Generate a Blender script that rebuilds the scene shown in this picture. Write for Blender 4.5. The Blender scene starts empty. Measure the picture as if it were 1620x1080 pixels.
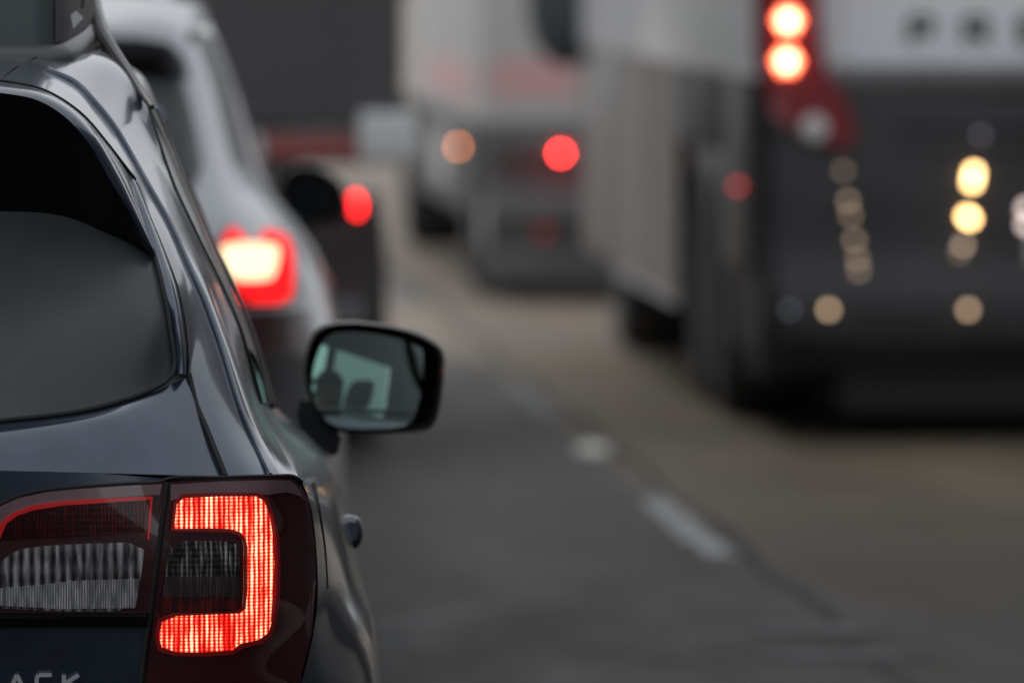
import bpy, bmesh, math, random
import numpy as np
from mathutils import Vector, Matrix
from mathutils.geometry import delaunay_2d_cdt

random.seed(7)
SC = bpy.context.scene
COL = SC.collection

# ------------------------------------------------------------------ camera
F = 16400.0            # focal length in photo pixels (1620 wide)
CAMZ = 1.95
cam_d = bpy.data.cameras.new('camera'); cam = bpy.data.objects.new('camera', cam_d); COL.objects.link(cam)
SC.camera = cam
cam.location = (0, 0, CAMZ)
PITCH = math.atan(665 / F); YAW = math.atan(882 / F)
cam.rotation_euler = (math.pi / 2 - PITCH, 0, -YAW)
cam_d.sensor_width = 36; cam_d.lens = F / 1620 * 36
cam_d.clip_start = 0.1; cam_d.clip_end = 3000
cam_d.dof.use_dof = True; cam_d.dof.focus_distance = 16.6; cam_d.dof.aperture_fstop = 4.6
ROT = Matrix.Rotation(-YAW, 3, 'Z') @ Matrix.Rotation(math.pi / 2 - PITCH, 3, 'X')
# ------------------------------------------------------------------ world, sun, exposure
W = bpy.data.worlds.new('World'); SC.world = W; W.use_nodes = True
nt = W.node_tree; nt.nodes.clear()
sky = nt.nodes.new('ShaderNodeTexSky'); sky.sky_type = 'NISHITA'; sky.sun_disc = False
SUN_EL, SUN_ROT = math.radians(62), math.radians(-25)
sky.sun_elevation = SUN_EL; sky.sun_rotation = SUN_ROT; sky.dust_density = 5; sky.air_density = 1.5
hs = nt.nodes.new('ShaderNodeHueSaturation'); hs.inputs['Saturation'].default_value = 0.28
bg = nt.nodes.new('ShaderNodeBackground'); bg.inputs['Strength'].default_value = 0.10
wo = nt.nodes.new('ShaderNodeOutputWorld')
nt.links.new(sky.outputs[0], hs.inputs['Color']); cl_ = nt.nodes.new('ShaderNodeMix'); cl_.data_type = 'RGBA'; cl_.inputs[0].default_value = .6; cl_.inputs[7].default_value = (9.2, 9.6, 10.2, 1)
nt.links.new(hs.outputs[0], cl_.inputs[6]); nt.links.new(cl_.outputs[2], bg.inputs[0]); nt.links.new(bg.outputs[0], wo.inputs[0])
sl = bpy.data.lights.new('sun', 'SUN'); sl.energy = 0.6; sl.angle = math.radians(25); sl.color = (1, .97, .93)
so = bpy.data.objects.new('sun', sl); COL.objects.link(so)
so.rotation_euler = (math.pi / 2 - SUN_EL, 0, math.pi - SUN_ROT)
SC.view_settings.view_transform = 'Standard'; SC.view_settings.look = 'None'
SC.view_settings.exposure = 0.0; SC.view_settings.gamma = 1
SC.cycles.max_bounces = 8; SC.cycles.transparent_max_bounces = 16
SC.cycles.sample_clamp_indirect = 6
SC.cycles.sample_clamp_direct = 0

# ------------------------------------------------------------------ helpers
def at(x, y, Y):
    """point at photo pixel (x, y) and distance Y down the road"""
    d = ROT @ Vector((x - 810, 540 - y, -F))
    k = Y / d.y
    return Vector((d.x * k, Y, CAMZ + d.z * k))

def crm(P, n):
    """smooth interpolating curve (axis 0) through control rows P -> n samples"""
    P = np.asarray(P, float); m = len(P)
    if m == 2:
        t = np.linspace(0, 1, n)[:, None]
        Pf = P.reshape(2, -1)
        return (Pf[0] * (1 - t) + Pf[1] * t).reshape((n,) + P.shape[1:])
    Pf = P.reshape(m, -1)
    d = np.linalg.norm((P[1:] - P[:-1]).reshape(m - 1, -1, 3), axis=2).mean(axis=1) ** 0.8 + 1e-6
    k = np.concatenate([[0], np.cumsum(d)])
    T = np.zeros_like(Pf)
    sl_ = (Pf[1:] - Pf[:-1]) / d[:, None]
    T[0] = sl_[0]; T[-1] = sl_[-1]
    for i in range(1, m - 1):
        w = d[i - 1] / (d[i - 1] + d[i])
        T[i] = sl_[i - 1] * (1 - w) + sl_[i] * w
    ts = np.linspace(0, k[-1], n)
    out = np.zeros((n, Pf.shape[1]))
    for a, t in enumerate(ts):
        i = min(max(np.searchsorted(k, t, side='right') - 1, 0), m - 2)
        h = d[i]; u = (t - k[i]) / h
        out[a] = ((2*u**3 - 3*u**2 + 1) * Pf[i] + (u**3 - 2*u**2 + u) * h * T[i]
                  + (-2*u**3 + 3*u**2) * Pf[i+1] + (u**3 - u**2) * h * T[i+1])
    return out.reshape((n,) + P.shape[1:])

def tps(ctrl):
    """thin plate spline depth field over the photo plane"""
    C = np.array(ctrl, float); X = C[:, :2] / 300.0; n = len(C)
    r = np.linalg.norm(X[:, None] - X[None], axis=2)
    K = np.where(r > 0, r * r * np.log(r + 1e-12), 0) + np.eye(n) * 1e-4
    Pm = np.hstack([np.ones((n, 1)), X])
    A = np.zeros((n + 3, n + 3)); A[:n, :n] = K; A[:n, n:] = Pm; A[n:, :n] = Pm.T
    s = np.linalg.solve(A, np.concatenate([C[:, 2], np.zeros(3)]))
    def f(x, y):
        q = np.array([x, y]) / 300.0
        rr = np.linalg.norm(X - q, axis=1)
        return float((np.where(rr > 0, rr * rr * np.log(rr + 1e-12), 0) * s[:n]).sum() + s[n] + s[n+1:] @ q)
    return f

class MB:
    def __init__(s): s.v = []; s.f = []
    def add(s, V, Fc):
        o = len(s.v); s.v += [tuple(map(float, p)) for p in V]; s.f += [tuple(i + o for i in q) for q in Fc]; return s
    def grid(s, G):
        n, m = len(G), len(G[0])
        V = [G[i][j] for i in range(n) for j in range(m)]
        return s.add(V, [(i*m+j, i*m+j+1, (i+1)*m+j+1, (i+1)*m+j) for i in range(n-1) for j in range(m-1)])
    def patch(s, rows, nr=24, nc=24):
        P = np.array([[tuple(p) for p in r] for r in rows])
        A = crm(P, nr); B = crm(np.swapaxes(A, 0, 1), nc)
        return s.grid(np.swapaxes(B, 0, 1))
    def box(s, a, b, bev=0.0):
        x0, y0, z0 = a; x1, y1, z1 = b
        bm = bmesh.new(); bmesh.ops.create_cube(bm, size=1)
        bmesh.ops.scale(bm, vec=(x1-x0, y1-y0, z1-z0), verts=bm.verts)
        bmesh.ops.translate(bm, vec=((x0+x1)/2, (y0+y1)/2, (z0+z1)/2), verts=bm.verts)
        if bev: bmesh.ops.bevel(bm, geom=bm.edges[:], offset=bev, segments=3, affect='EDGES', profile=.5)
        bm.verts.index_update()
        s.add([v.co for v in bm.verts], [[v.index for v in f.verts] for f in bm.faces]); bm.free(); return s
    def tube(s, pts, r, n=8, smooth=0):
        pts = [Vector(p) for p in pts]
        if smooth: pts = [Vector(p) for p in crm([tuple(p) for p in pts], smooth)]
        R = r if hasattr(r, '__len__') else [r] * len(pts)
        if len(R) != len(pts): R = list(np.interp(np.linspace(0, 1, len(pts)), np.linspace(0, 1, len(R)), R))
        rings = []
        for i, p in enumerate(pts):
            t = (pts[min(i+1, len(pts)-1)] - pts[max(i-1, 0)]).normalized()
            u = t.orthogonal().normalized() if i == 0 else (pu - t * pu.dot(t)).normalized()
            pu = u; w = t.cross(u)
            rings.append([p + (u * math.cos(2*math.pi*k/n) + w * math.sin(2*math.pi*k/n)) * R[i] for k in range(n)])
        o = len(s.v); m = len(rings)
        V = [q for rg in rings for q in rg]
        Fc = [(i*n+k, i*n+(k+1) % n, (i+1)*n+(k+1) % n, (i+1)*n+k) for i in range(m-1) for k in range(n)]
        Fc += [tuple(range(n))[::-1], tuple((m-1)*n + k for k in range(n))]
        return s.add(V, Fc)
    def loft(s, rings, cap=True):
        n = len(rings[0]); V = [p for r in rings for p in r]
        Fc = [(i*n+k, i*n+(k+1) % n, (i+1)*n+(k+1) % n, (i+1)*n+k) for i in range(len(rings)-1) for k in range(n)]
        if cap: Fc += [tuple(range(n))[::-1], tuple((len(rings)-1)*n + k for k in range(n))]
        return s.add(V, Fc)
    def disc(s, c, axis, prof, n=32):
        """lathe: prof = [(radius, offset along axis)]"""
        c = Vector(c); a = Vector(axis).normalized(); u = a.orthogonal().normalized(); w = a.cross(u)
        rings = [[c + a * o + (u * math.cos(2*math.pi*k/n) + w * math.sin(2*math.pi*k/n)) * r for k in range(n)] for r, o in prof]
        return s.loft(rings)
    def poly(s, poly, depth, step=9, thick=0.0):
        """photo outline laid on a curved depth field, with an optional returned rim"""
        P = [Vector(p) for p in dens(poly, step)]
        xs = [p.x for p in P]; ys = [p.y for p in P]
        pts = list(P); n = len(P)
        y = min(ys) + step / 2
        while y < max(ys):
            x = min(xs) + step / 2
            while x < max(xs):
                q = Vector((x, y))
                if inside(q, P) and min((q - p).length for p in P) > step * .55: pts.append(q)
                x += step
            y += step
        res = delaunay_2d_cdt(pts, [(i, (i+1) % n) for i in range(n)], [], 1, 1e-4)
        V2, F2 = res[0], res[2]
        V = [at(v.x, v.y, depth(v.x, v.y)) for v in V2]
        s.add(V, [tuple(f) for f in F2])
        if thick:
            A = [at(p.x, p.y, depth(p.x, p.y)) for p in P]
            B = [a + Vector((0, thick, 0)) for a in A]
            s.add(A + B, [(i, (i+1) % n, n + (i+1) % n, n + i) for i in range(n)])
        return s
    def build(s, name, mat, parent=None, smooth=True, cx=None, mirror=None, sharp=35):
        """mirror='join' adds the mirror image about x=cx to the same mesh; 'copy' makes a second object of it"""
        if mirror == 'join':
            n = len(s.v)
            s.v += [(2*cx - x, y, z) for x, y, z in s.v]
            s.f += [tuple(i + n for i in f)[::-1] for f in s.f]
        o = mk(name, s.v, s.f, mat, parent, smooth, sharp)
        if mirror == 'copy':
            o2 = mk(name, [(2*cx - x, y, z) for x, y, z in s.v], [f[::-1] for f in s.f], mat, parent, smooth, sharp)
            return o, o2
        return o

def dens(poly, step):
    out = []
    for i, p in enumerate(poly):
        q = poly[(i+1) % len(poly)]; L = math.hypot(q[0]-p[0], q[1]-p[1]); k = max(1, int(L / step))
        out += [(p[0] + (q[0]-p[0]) * j / k, p[1] + (q[1]-p[1]) * j / k) for j in range(k)]
    return out
def rnd(poly, it=2):
    """round a closed outline by corner cutting"""
    for _ in range(it):
        o = []
        for i, p in enumerate(poly):
            q = poly[(i+1) % len(poly)]
            o += [(p[0]*.75+q[0]*.25, p[1]*.75+q[1]*.25), (p[0]*.25+q[0]*.75, p[1]*.25+q[1]*.75)]
        poly = o
    return poly
def inside(q, P):
    c = False; n = len(P)
    for i in range(n):
        a, b = P[i], P[(i+1) % n]
        if (a.y > q.y) != (b.y > q.y) and q.x < (b.x - a.x) * (q.y - a.y) / (b.y - a.y) + a.x: c = not c
    return c

def mk(name, V, Fc, mat, parent, smooth, sharp):
    me = bpy.data.meshes.new(name)
    off = Vector((0, 0, 0))
    r = parent
    while r is not None:
        off += Vector(r.location); r = r.parent
    me.from_pydata([tuple(Vector(v) - off) for v in V], [], [tuple(f) for f in Fc])
    bm = bmesh.new(); bm.from_mesh(me)
    bmesh.ops.remove_doubles(bm, verts=bm.verts, dist=1e-5)
    bmesh.ops.recalc_face_normals(bm, faces=bm.faces)
    if smooth:
        for f in bm.faces: f.smooth = True
        for e in bm.edges:
            if len(e.link_faces) == 2 and e.calc_face_angle(0) > math.radians(sharp): e.smooth = False
    bm.to_mesh(me); bm.free()
    me.materials.append(mat)
    o = bpy.data.objects.new(name, me); COL.objects.link(o); o.parent = parent
    return o
def thing(name, label, cat, loc, group=None):
    o = bpy.data.objects.new(name, None); COL.objects.link(o); o.location = loc; o.empty_display_size = .3
    o['label'] = label; o['category'] = cat
    if group: o['group'] = group
    return o
def tag(o, label, cat, group=None):
    o['label'] = label; o['category'] = cat
    if group: o['group'] = group
    return o

# ------------------------------------------------------------------ materials
def streaky(name, c0, c1):
    m = mat(name, c0, .34, .75); t = m.node_tree; N = t.nodes.new; Lk = t.links.new
    tc = N('ShaderNodeTexCoord'); mp = N('ShaderNodeMapping'); mp.inputs['Scale'].default_value = (1, 1.3, .25); Lk(tc.outputs['Object'], mp.inputs[0])
    n = N('ShaderNodeTexNoise'); n.inputs['Scale'].default_value = 1.5; n.inputs['Detail'].default_value = 5; Lk(mp.outputs[0], n.inputs['Vector'])
    cr = N('ShaderNodeValToRGB'); cr.color_ramp.elements[0].position = .35; cr.color_ramp.elements[1].position = .65
    cr.color_ramp.elements[0].color = (*c0, 1); cr.color_ramp.elements[1].color = (*c1, 1)
    Lk(n.outputs[0], cr.inputs[0]); Lk(cr.outputs[0], t.nodes['Principled BSDF'].inputs['Base Color']); return m
def mat(name, col, rough=.5, metal=0, coat=0, emit=None, estr=0, spec=.5, noise=None, bump=None, coatr=.03):
    m = bpy.data.materials.new(name); m.use_nodes = True
    t = m.node_tree; b = t.nodes['Principled BSDF']
    b.inputs['Base Color'].default_value = (*col, 1); b.inputs['Roughness'].default_value = rough
    b.inputs['Metallic'].default_value = metal; b.inputs['Coat Weight'].default_value = coat
    b.inputs['Coat Roughness'].default_value = coatr; b.inputs['Coat IOR'].default_value = 1.6 if 'metallic' in name else 1.5; b.inputs['Specular IOR Level'].default_value = spec
    if emit: b.inputs['Emission Color'].default_value = (*emit, 1); b.inputs['Emission Strength'].default_value = estr
    tc = t.nodes.new('ShaderNodeTexCoord')
    if noise:                         # (scale, amount) : dust and wear in the colour
        n = t.nodes.new('ShaderNodeTexNoise'); n.inputs['Scale'].default_value = noise[0]; n.inputs['Detail'].default_value = 6
        r = t.nodes.new('ShaderNodeMapRange'); r.inputs['To Min'].default_value = 1 - noise[1]; r.inputs['To Max'].default_value = 1 + noise[1]
        r.inputs['From Min'].default_value = .3; r.inputs['From Max'].default_value = .7
        mx = t.nodes.new('ShaderNodeVectorMath'); mx.operation = 'SCALE'; mx.inputs[0].default_value = col
        t.links.new(tc.outputs['Object'], n.inputs['Vector']); t.links.new(n.outputs[0], r.inputs[0])
        t.links.new(r.outputs[0], mx.inputs['Scale']); t.links.new(mx.outputs[0], b.inputs['Base Color'])
    if bump:
        n = t.nodes.new('ShaderNodeTexNoise'); n.inputs['Scale'].default_value = bump[0]; n.inputs['Detail'].default_value = 4
        bp = t.nodes.new('ShaderNodeBump'); bp.inputs['Strength'].default_value = bump[1]; bp.inputs['Distance'].default_value = .002
        t.links.new(tc.outputs['Object'], n.inputs['Vector']); t.links.new(n.outputs[0], bp.inputs['Height']); t.links.new(bp.outputs[0], b.inputs['Normal'])
    return m
def emitter(name, col, s):
    m = bpy.data.materials.new(name); m.use_nodes = True; t = m.node_tree; t.nodes.clear()
    e = t.nodes.new('ShaderNodeEmission'); e.inputs[0].default_value = (*col, 1); e.inputs[1].default_value = s
    o = t.nodes.new('ShaderNodeOutputMaterial'); t.links.new(e.outputs[0], o.inputs[0]); return m
def clearglass(name, tint, base=.04, power=4.0, rough=0.02):
    """thin pane: tinted see-through with a mirror sheen that grows towards grazing"""
    m = bpy.data.materials.new(name); m.use_nodes = True; t = m.node_tree; t.nodes.clear()
    lw = t.nodes.new('ShaderNodeLayerWeight'); lw.inputs[0].default_value = .5
    p = t.nodes.new('ShaderNodeMath'); p.operation = 'POWER'; p.inputs[1].default_value = power
    a = t.nodes.new('ShaderNodeMapRange'); a.inputs['To Min'].default_value = base; a.inputs['To Max'].default_value = 1
    tr = t.nodes.new('ShaderNodeBsdfTransparent'); tr.inputs[0].default_value = (*tint, 1)
    g = t.nodes.new('ShaderNodeBsdfGlossy'); g.inputs['Roughness'].default_value = rough
    mx = t.nodes.new('ShaderNodeMixShader'); o = t.nodes.new('ShaderNodeOutputMaterial')
    t.links.new(lw.outputs['Facing'], p.inputs[0]); t.links.new(p.outputs[0], a.inputs[0]); t.links.new(a.outputs[0], mx.inputs[0])
    t.links.new(tr.outputs[0], mx.inputs[1]); t.links.new(g.outputs[0], mx.inputs[2]); t.links.new(mx.outputs[0], o.inputs[0])
    return m

def led_mat():
    """lit lamp optic: vertical ribs, beads and hot spots in glowing red"""
    m = bpy.data.materials.new('lit_red_optic'); m.use_nodes = True; t = m.node_tree; t.nodes.clear(); N = t.nodes.new; Lk = t.links.new
    def math_(op, a, b=None):
        n = N('ShaderNodeMath'); n.operation = op
        for i, v in enumerate((a, b)):
            if v is None: continue
            if isinstance(v, (int, float)): n.inputs[i].default_value = v
            else: Lk(v, n.inputs[i])
        return n.outputs[0]
    tc = N('ShaderNodeTexCoord'); sp = N('ShaderNodeSeparateXYZ'); Lk(tc.outputs['Object'], sp.inputs[0])
    n1 = N('ShaderNodeTexNoise'); n1.inputs['Scale'].default_value = 60; n1.inputs['Detail'].default_value = 2; Lk(tc.outputs['Object'], n1.inputs['Vector'])
    jx = math_('MULTIPLY_ADD', n1.outputs[0], .0028); jx.node.inputs[2].default_value = 0
    X = math_('ADD', sp.outputs['X'], jx)
    rib = math_('MULTIPLY_ADD', math_('SINE', math_('MULTIPLY', X, 2*math.pi/.0080)), .5); rib.node.inputs[2].default_value = .5
    bead = math_('MULTIPLY_ADD', math_('SINE', math_('MULTIPLY', sp.outputs['Z'], 2*math.pi/.0055)), .5); bead.node.inputs[2].default_value = .5
    mp = N('ShaderNodeMapping'); mp.inputs['Scale'].default_value = (34, 34, 9); Lk(tc.outputs['Object'], mp.inputs[0])
    n2 = N('ShaderNodeTexNoise'); n2.inputs['Scale'].default_value = 1; n2.inputs['Detail'].default_value = 3; Lk(mp.outputs[0], n2.inputs['Vector'])
    mp3 = N('ShaderNodeMapping'); mp3.inputs['Scale'].default_value = (300, 300, 70); Lk(tc.outputs['Object'], mp3.inputs[0])
    n3 = N('ShaderNodeTexNoise'); n3.inputs['Scale'].default_value = 1; n3.inputs['Detail'].default_value = 2; Lk(mp3.outputs[0], n3.inputs['Vector'])
    hot = N('ShaderNodeMapRange'); hot.inputs['From Min'].default_value = .38; hot.inputs['From Max'].default_value = .62; Lk(n2.outputs[0], hot.inputs[0])
    fine = N('ShaderNodeMapRange'); fine.inputs['From Min'].default_value = .3; fine.inputs['From Max'].default_value = .7; Lk(n3.outputs[0], fine.inputs[0])
    a = math_('MULTIPLY', rib, math_('MULTIPLY_ADD', bead, .55)); a.node.inputs[0].default_value = 0
    b2 = math_('MULTIPLY_ADD', bead, .65); b2.node.inputs[2].default_value = .35
    a = math_('MULTIPLY', rib, b2)
    h2 = math_('MULTIPLY_ADD', hot.outputs[0], .95); h2.node.inputs[2].default_value = .30
    f2 = math_('MULTIPLY_ADD', fine.outputs[0], .45); f2.node.inputs[2].default_value = .7
    cx_ = N('ShaderNodeCombineXYZ'); Lk(math_('MULTIPLY', sp.outputs['X'], 170), cx_.inputs[0]); Lk(math_('MULTIPLY', sp.outputs['Z'], 6), cx_.inputs[2])
    n4 = N('ShaderNodeTexNoise'); n4.inputs['Scale'].default_value = 1; n4.inputs['Detail'].default_value = 1; Lk(cx_.outputs[0], n4.inputs['Vector'])
    rv = N('ShaderNodeMapRange'); rv.inputs['From Min'].default_value = .35; rv.inputs['From Max'].default_value = .62; rv.inputs['To Min'].default_value = .34; rv.inputs['To Max'].default_value = 1.5; Lk(n4.outputs[0], rv.inputs[0])
    cell = math_('MULTIPLY_ADD', math_('SINE', math_('MULTIPLY', sp.outputs['X'], 2*math.pi/.034)), .28); cell.node.inputs[2].default_value = .92
    cel2 = math_('MULTIPLY_ADD', math_('SINE', math_('MULTIPLY', sp.outputs['Z'], 2*math.pi/.047)), .16); cel2.node.inputs[2].default_value = .95
    v = math_('MULTIPLY', math_('MULTIPLY', math_('MULTIPLY', math_('MULTIPLY', math_('MULTIPLY', a, h2), f2), rv.outputs[0]), cell), cel2)
    cr = N('ShaderNodeValToRGB'); el = cr.color_ramp.elements
    el[0].position = 0; el[0].color = (.28, .002, .002, 1)
    el[1].position = .8; el[1].color = (1, .80, .50, 1)
    e = el.new(.08); e.color = (.75, .008, .006, 1)
    e = el.new(.20); e.color = (1, .09, .045, 1)
    e = el.new(.42); e.color = (1, .42, .22, 1)
    Lk(v, cr.inputs[0])
    em = N('ShaderNodeEmission'); em.inputs[1].default_value = 1.75; Lk(cr.outputs[0], em.inputs[0])
    o = N('ShaderNodeOutputMaterial'); Lk(em.outputs[0], o.inputs[0]); return m

def ribbed(name, c0, c1, px, pz, rough=.25, metal=.6, dist=2.5, nlo=.42):
    """reflector bowl with a grid of moulded prisms"""
    m = mat(name, c0, rough, metal); t = m.node_tree; N = t.nodes.new; Lk = t.links.new; b = t.nodes['Principled BSDF']
    tc = N('ShaderNodeTexCoord'); mp = N('ShaderNodeMapping'); mp.inputs['Scale'].default_value = (px, 1, pz); Lk(tc.outputs['Object'], mp.inputs[0])
    w = N('ShaderNodeTexWave'); w.wave_type = 'BANDS'; w.bands_direction = 'X'; w.inputs['Scale'].default_value = 1; w.inputs['Distortion'].default_value = dist; w.inputs['Detail'].default_value = 1; w.inputs['Detail Scale'].default_value = .4; Lk(mp.outputs[0], w.inputs['Vector'])
    mq = N('ShaderNodeMapping'); mq.inputs['Scale'].default_value = (110, 20, 22); Lk(tc.outputs['Object'], mq.inputs[0])
    n = N('ShaderNodeTexNoise'); n.inputs['Scale'].default_value = 1; n.inputs['Detail'].default_value = 3; Lk(mq.outputs[0], n.inputs['Vector'])
    mr = N('ShaderNodeMapRange'); mr.inputs['From Min'].default_value = nlo; mr.inputs['From Max'].default_value = .72; Lk(n.outputs[0], mr.inputs[0])
    s1 = N('ShaderNodeMath'); s1.operation = 'MULTIPLY'; Lk(w.outputs[0], s1.inputs[0]); Lk(mr.outputs[0], s1.inputs[1])
    w2 = N('ShaderNodeTexWave'); w2.wave_type = 'BANDS'; w2.bands_direction = 'Z'; w2.inputs['Scale'].default_value = 1; w2.inputs['Distortion'].default_value = .4; Lk(mp.outputs[0], w2.inputs['Vector'])
    s2 = N('ShaderNodeMath'); s2.operation = 'MULTIPLY_ADD'; s2.inputs[1].default_value = .10; Lk(w2.outputs[0], s2.inputs[0]); Lk(s1.outputs[0], s2.inputs[2])
    cr = N('ShaderNodeValToRGB'); cr.color_ramp.elements[0].color = (*c0, 1); cr.color_ramp.elements[1].color = (*c1, 1)
    cr.color_ramp.elements[0].position = .05; cr.color_ramp.elements[1].position = .75
    Lk(s2.outputs[0], cr.inputs[0]); Lk(cr.outputs[0], b.inputs['Base Color'])
    bp = N('ShaderNodeBump'); bp.inputs['Distance'].default_value = .002; bp.inputs['Strength'].default_value = .5; Lk(s2.outputs[0], bp.inputs['Height']); Lk(bp.outputs[0], b.inputs['Normal'])
    return m

M = dict(
    navy=mat('dark_metallic_paint', (.042, .060, .094), .32, .6, 1, coatr=.10, noise=(16, .16)),
    silver=mat('pale_silver_paint', (.36, .375, .39), .34, .8, 1, noise=(4, .05)),
    white=mat('white_coach_paint', (.84, .84, .87), .4, 0, .5, noise=(2, .06)),
    grime=mat('grimy_grey_chassis', (.15, .15, .155), .6, noise=(2, .2)),
    boxwhite=mat('dirty_white_box', (.58, .58, .57), .55, noise=(1.2, .12)),
    pink=mat('faded_pink_graphic', (.70, .42, .42), .55, noise=(1.2, .12)),
    trailer=mat('dark_grey_trailer_skin', (.085, .080, .084), .6, noise=(.9, .12)),
    black=mat('black_plastic', (.020, .020, .021), .45, bump=(300, .2)),
    gloss=mat('gloss_black', (.004, .004, .005), .12, spec=.35),
    spoilr=mat('spoiler_underside_black', (.004, .004, .005), .5, spec=.2),
    rubber=mat('rubber', (.010, .010, .011), .75),
    tyre=mat('tyre_rubber', (.038, .037, .037), .85, noise=(12, .2)),
    rim=mat('alloy', (.35, .35, .36), .35, .9),
    hub=mat('steel_hub', (.22, .22, .23), .4, .7),
    boxgrey=mat('grey_box_plastic', (.066, .084, .090), .42, noise=(14, .06), coat=.2, coatr=.2),
    boxside=mat('brown_grey_plastic', (.11, .10, .105), .5, noise=(14, .06)),
    flange=mat('flange_rubber', (.075, .075, .076), .5, coat=.25, coatr=.25),
    rearglass=mat('sky_grey_rear_glass', (.050, .059, .063), .34, spec=.35, noise=(6, .15)),  # grey of the reflected sky put into the glass colour
    pvglass=mat('privacy_glass', (.008, .009, .010), .10, coat=0, spec=.35, noise=(5, .2)),
    darkwin=clearglass('privacy_window', (.30, .37, .35), .03),
    winglass=clearglass('tinted_window', (.64, .80, .755)),
    lens=clearglass('clear_lens', (.93, .90, .90), .045, 4.5, .03),
    mirror=mat('mirror_silvering', (.60, .72, .69), .03, 1),
    chrome=mat('chrome', (.55, .56, .58), .15, 1),
    badge=mat('badge_chrome', (.60, .63, .65), .35, .3),
    led=led_mat(),
    halo=mat('red_halo_glow', (.10, .006, .008), .4, emit=(1, .012, .012), estr=.045),  # glow round the lit optic painted as dim emission
    clearwide=ribbed('reversing_reflector', (.045, .05, .053), (.85, .88, .9), 19, 9, .25, .6, .5, .30),
    redcase=mat('dark_red_lens', (.030, .009, .012), .2, 0, 1, emit=(1, .02, .02), estr=.004),
    smoke_sheen=mat('smoky_lens_with_sheen', (.22, .15, .165), .22, 0, 1, noise=(20, .1)),  # smoked lens paled in colour for the sky reflected along its top
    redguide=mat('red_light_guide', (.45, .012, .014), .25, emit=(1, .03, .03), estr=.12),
    reddark=ribbed('dark_red_prisms', (.035, .003, .005), (.16, .008, .012), 55, 30),
    clearrib=ribbed('clear_reverse_reflector', (.022, .022, .022), (.45, .45, .44), 40, 34),
    frost=ribbed('frosted_lamp_insert', (.13, .145, .15), (.75, .79, .81), 75, 2, .4, .1, .3, .34),
    smoke=ribbed('smoky_lamp_insert', (.030, .024, .026), (.11, .075, .078), 60, 3, .4, .2),
    redspill=ribbed('red_spill_prisms', (.035, .010, .012), (.32, .02, .02), 75, 14, .3, .2),  # red spill of the lit optic painted into the ribs
    seat=mat('dark_seat_cloth', (.018, .018, .020), .85),
    headl=mat('grey_headliner', (.16, .16, .16), .9),
    coachdark=mat('coach_dark_panel', (.026, .025, .028), .40, spec=.45, noise=(3, .25)),
    steel=streaky('fluted_stainless', (.04, .038, .04), (.25, .225, .21)),
    mirshell=mat('grey_teal_shell', (.07, .088, .095), .35, noise=(4, .1)),
    coachred=mat('coach_lamp_red', (.21, .016, .022), .3, 0, 1),
    maroon=mat('mud_flap_dark', (.034, .026, .026), .7, noise=(6, .15)),  # red of the tail lamp's light put into the flap's colour
    tapered=mat('red_reflective_tape', (.30, .08, .07), .4),
    tapewhite=mat('white_reflective_tape', (.62, .63, .62), .4),
    lettering=mat('black_lettering', (.02, .02, .022), .5),
    skin=mat('skin', (.32, .20, .15), .6), shirt=mat('dark_jacket', (.02, .022, .03), .8), hair=mat('dark_cap', (.01, .01, .012), .8),
    paintline=mat('worn_road_paint', (.15, .16, .165), .7, spec=.2, noise=(14, .75)),
    seal=mat('sealant_tar', (.014, .014, .015), .7, spec=.08),
    stud=mat('ceramic_stud', (.55, .55, .49), .4),
    patchm=mat('pale_patch', (.045, .046, .050), .7, spec=.1, noise=(5, .4)),
)

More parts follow.
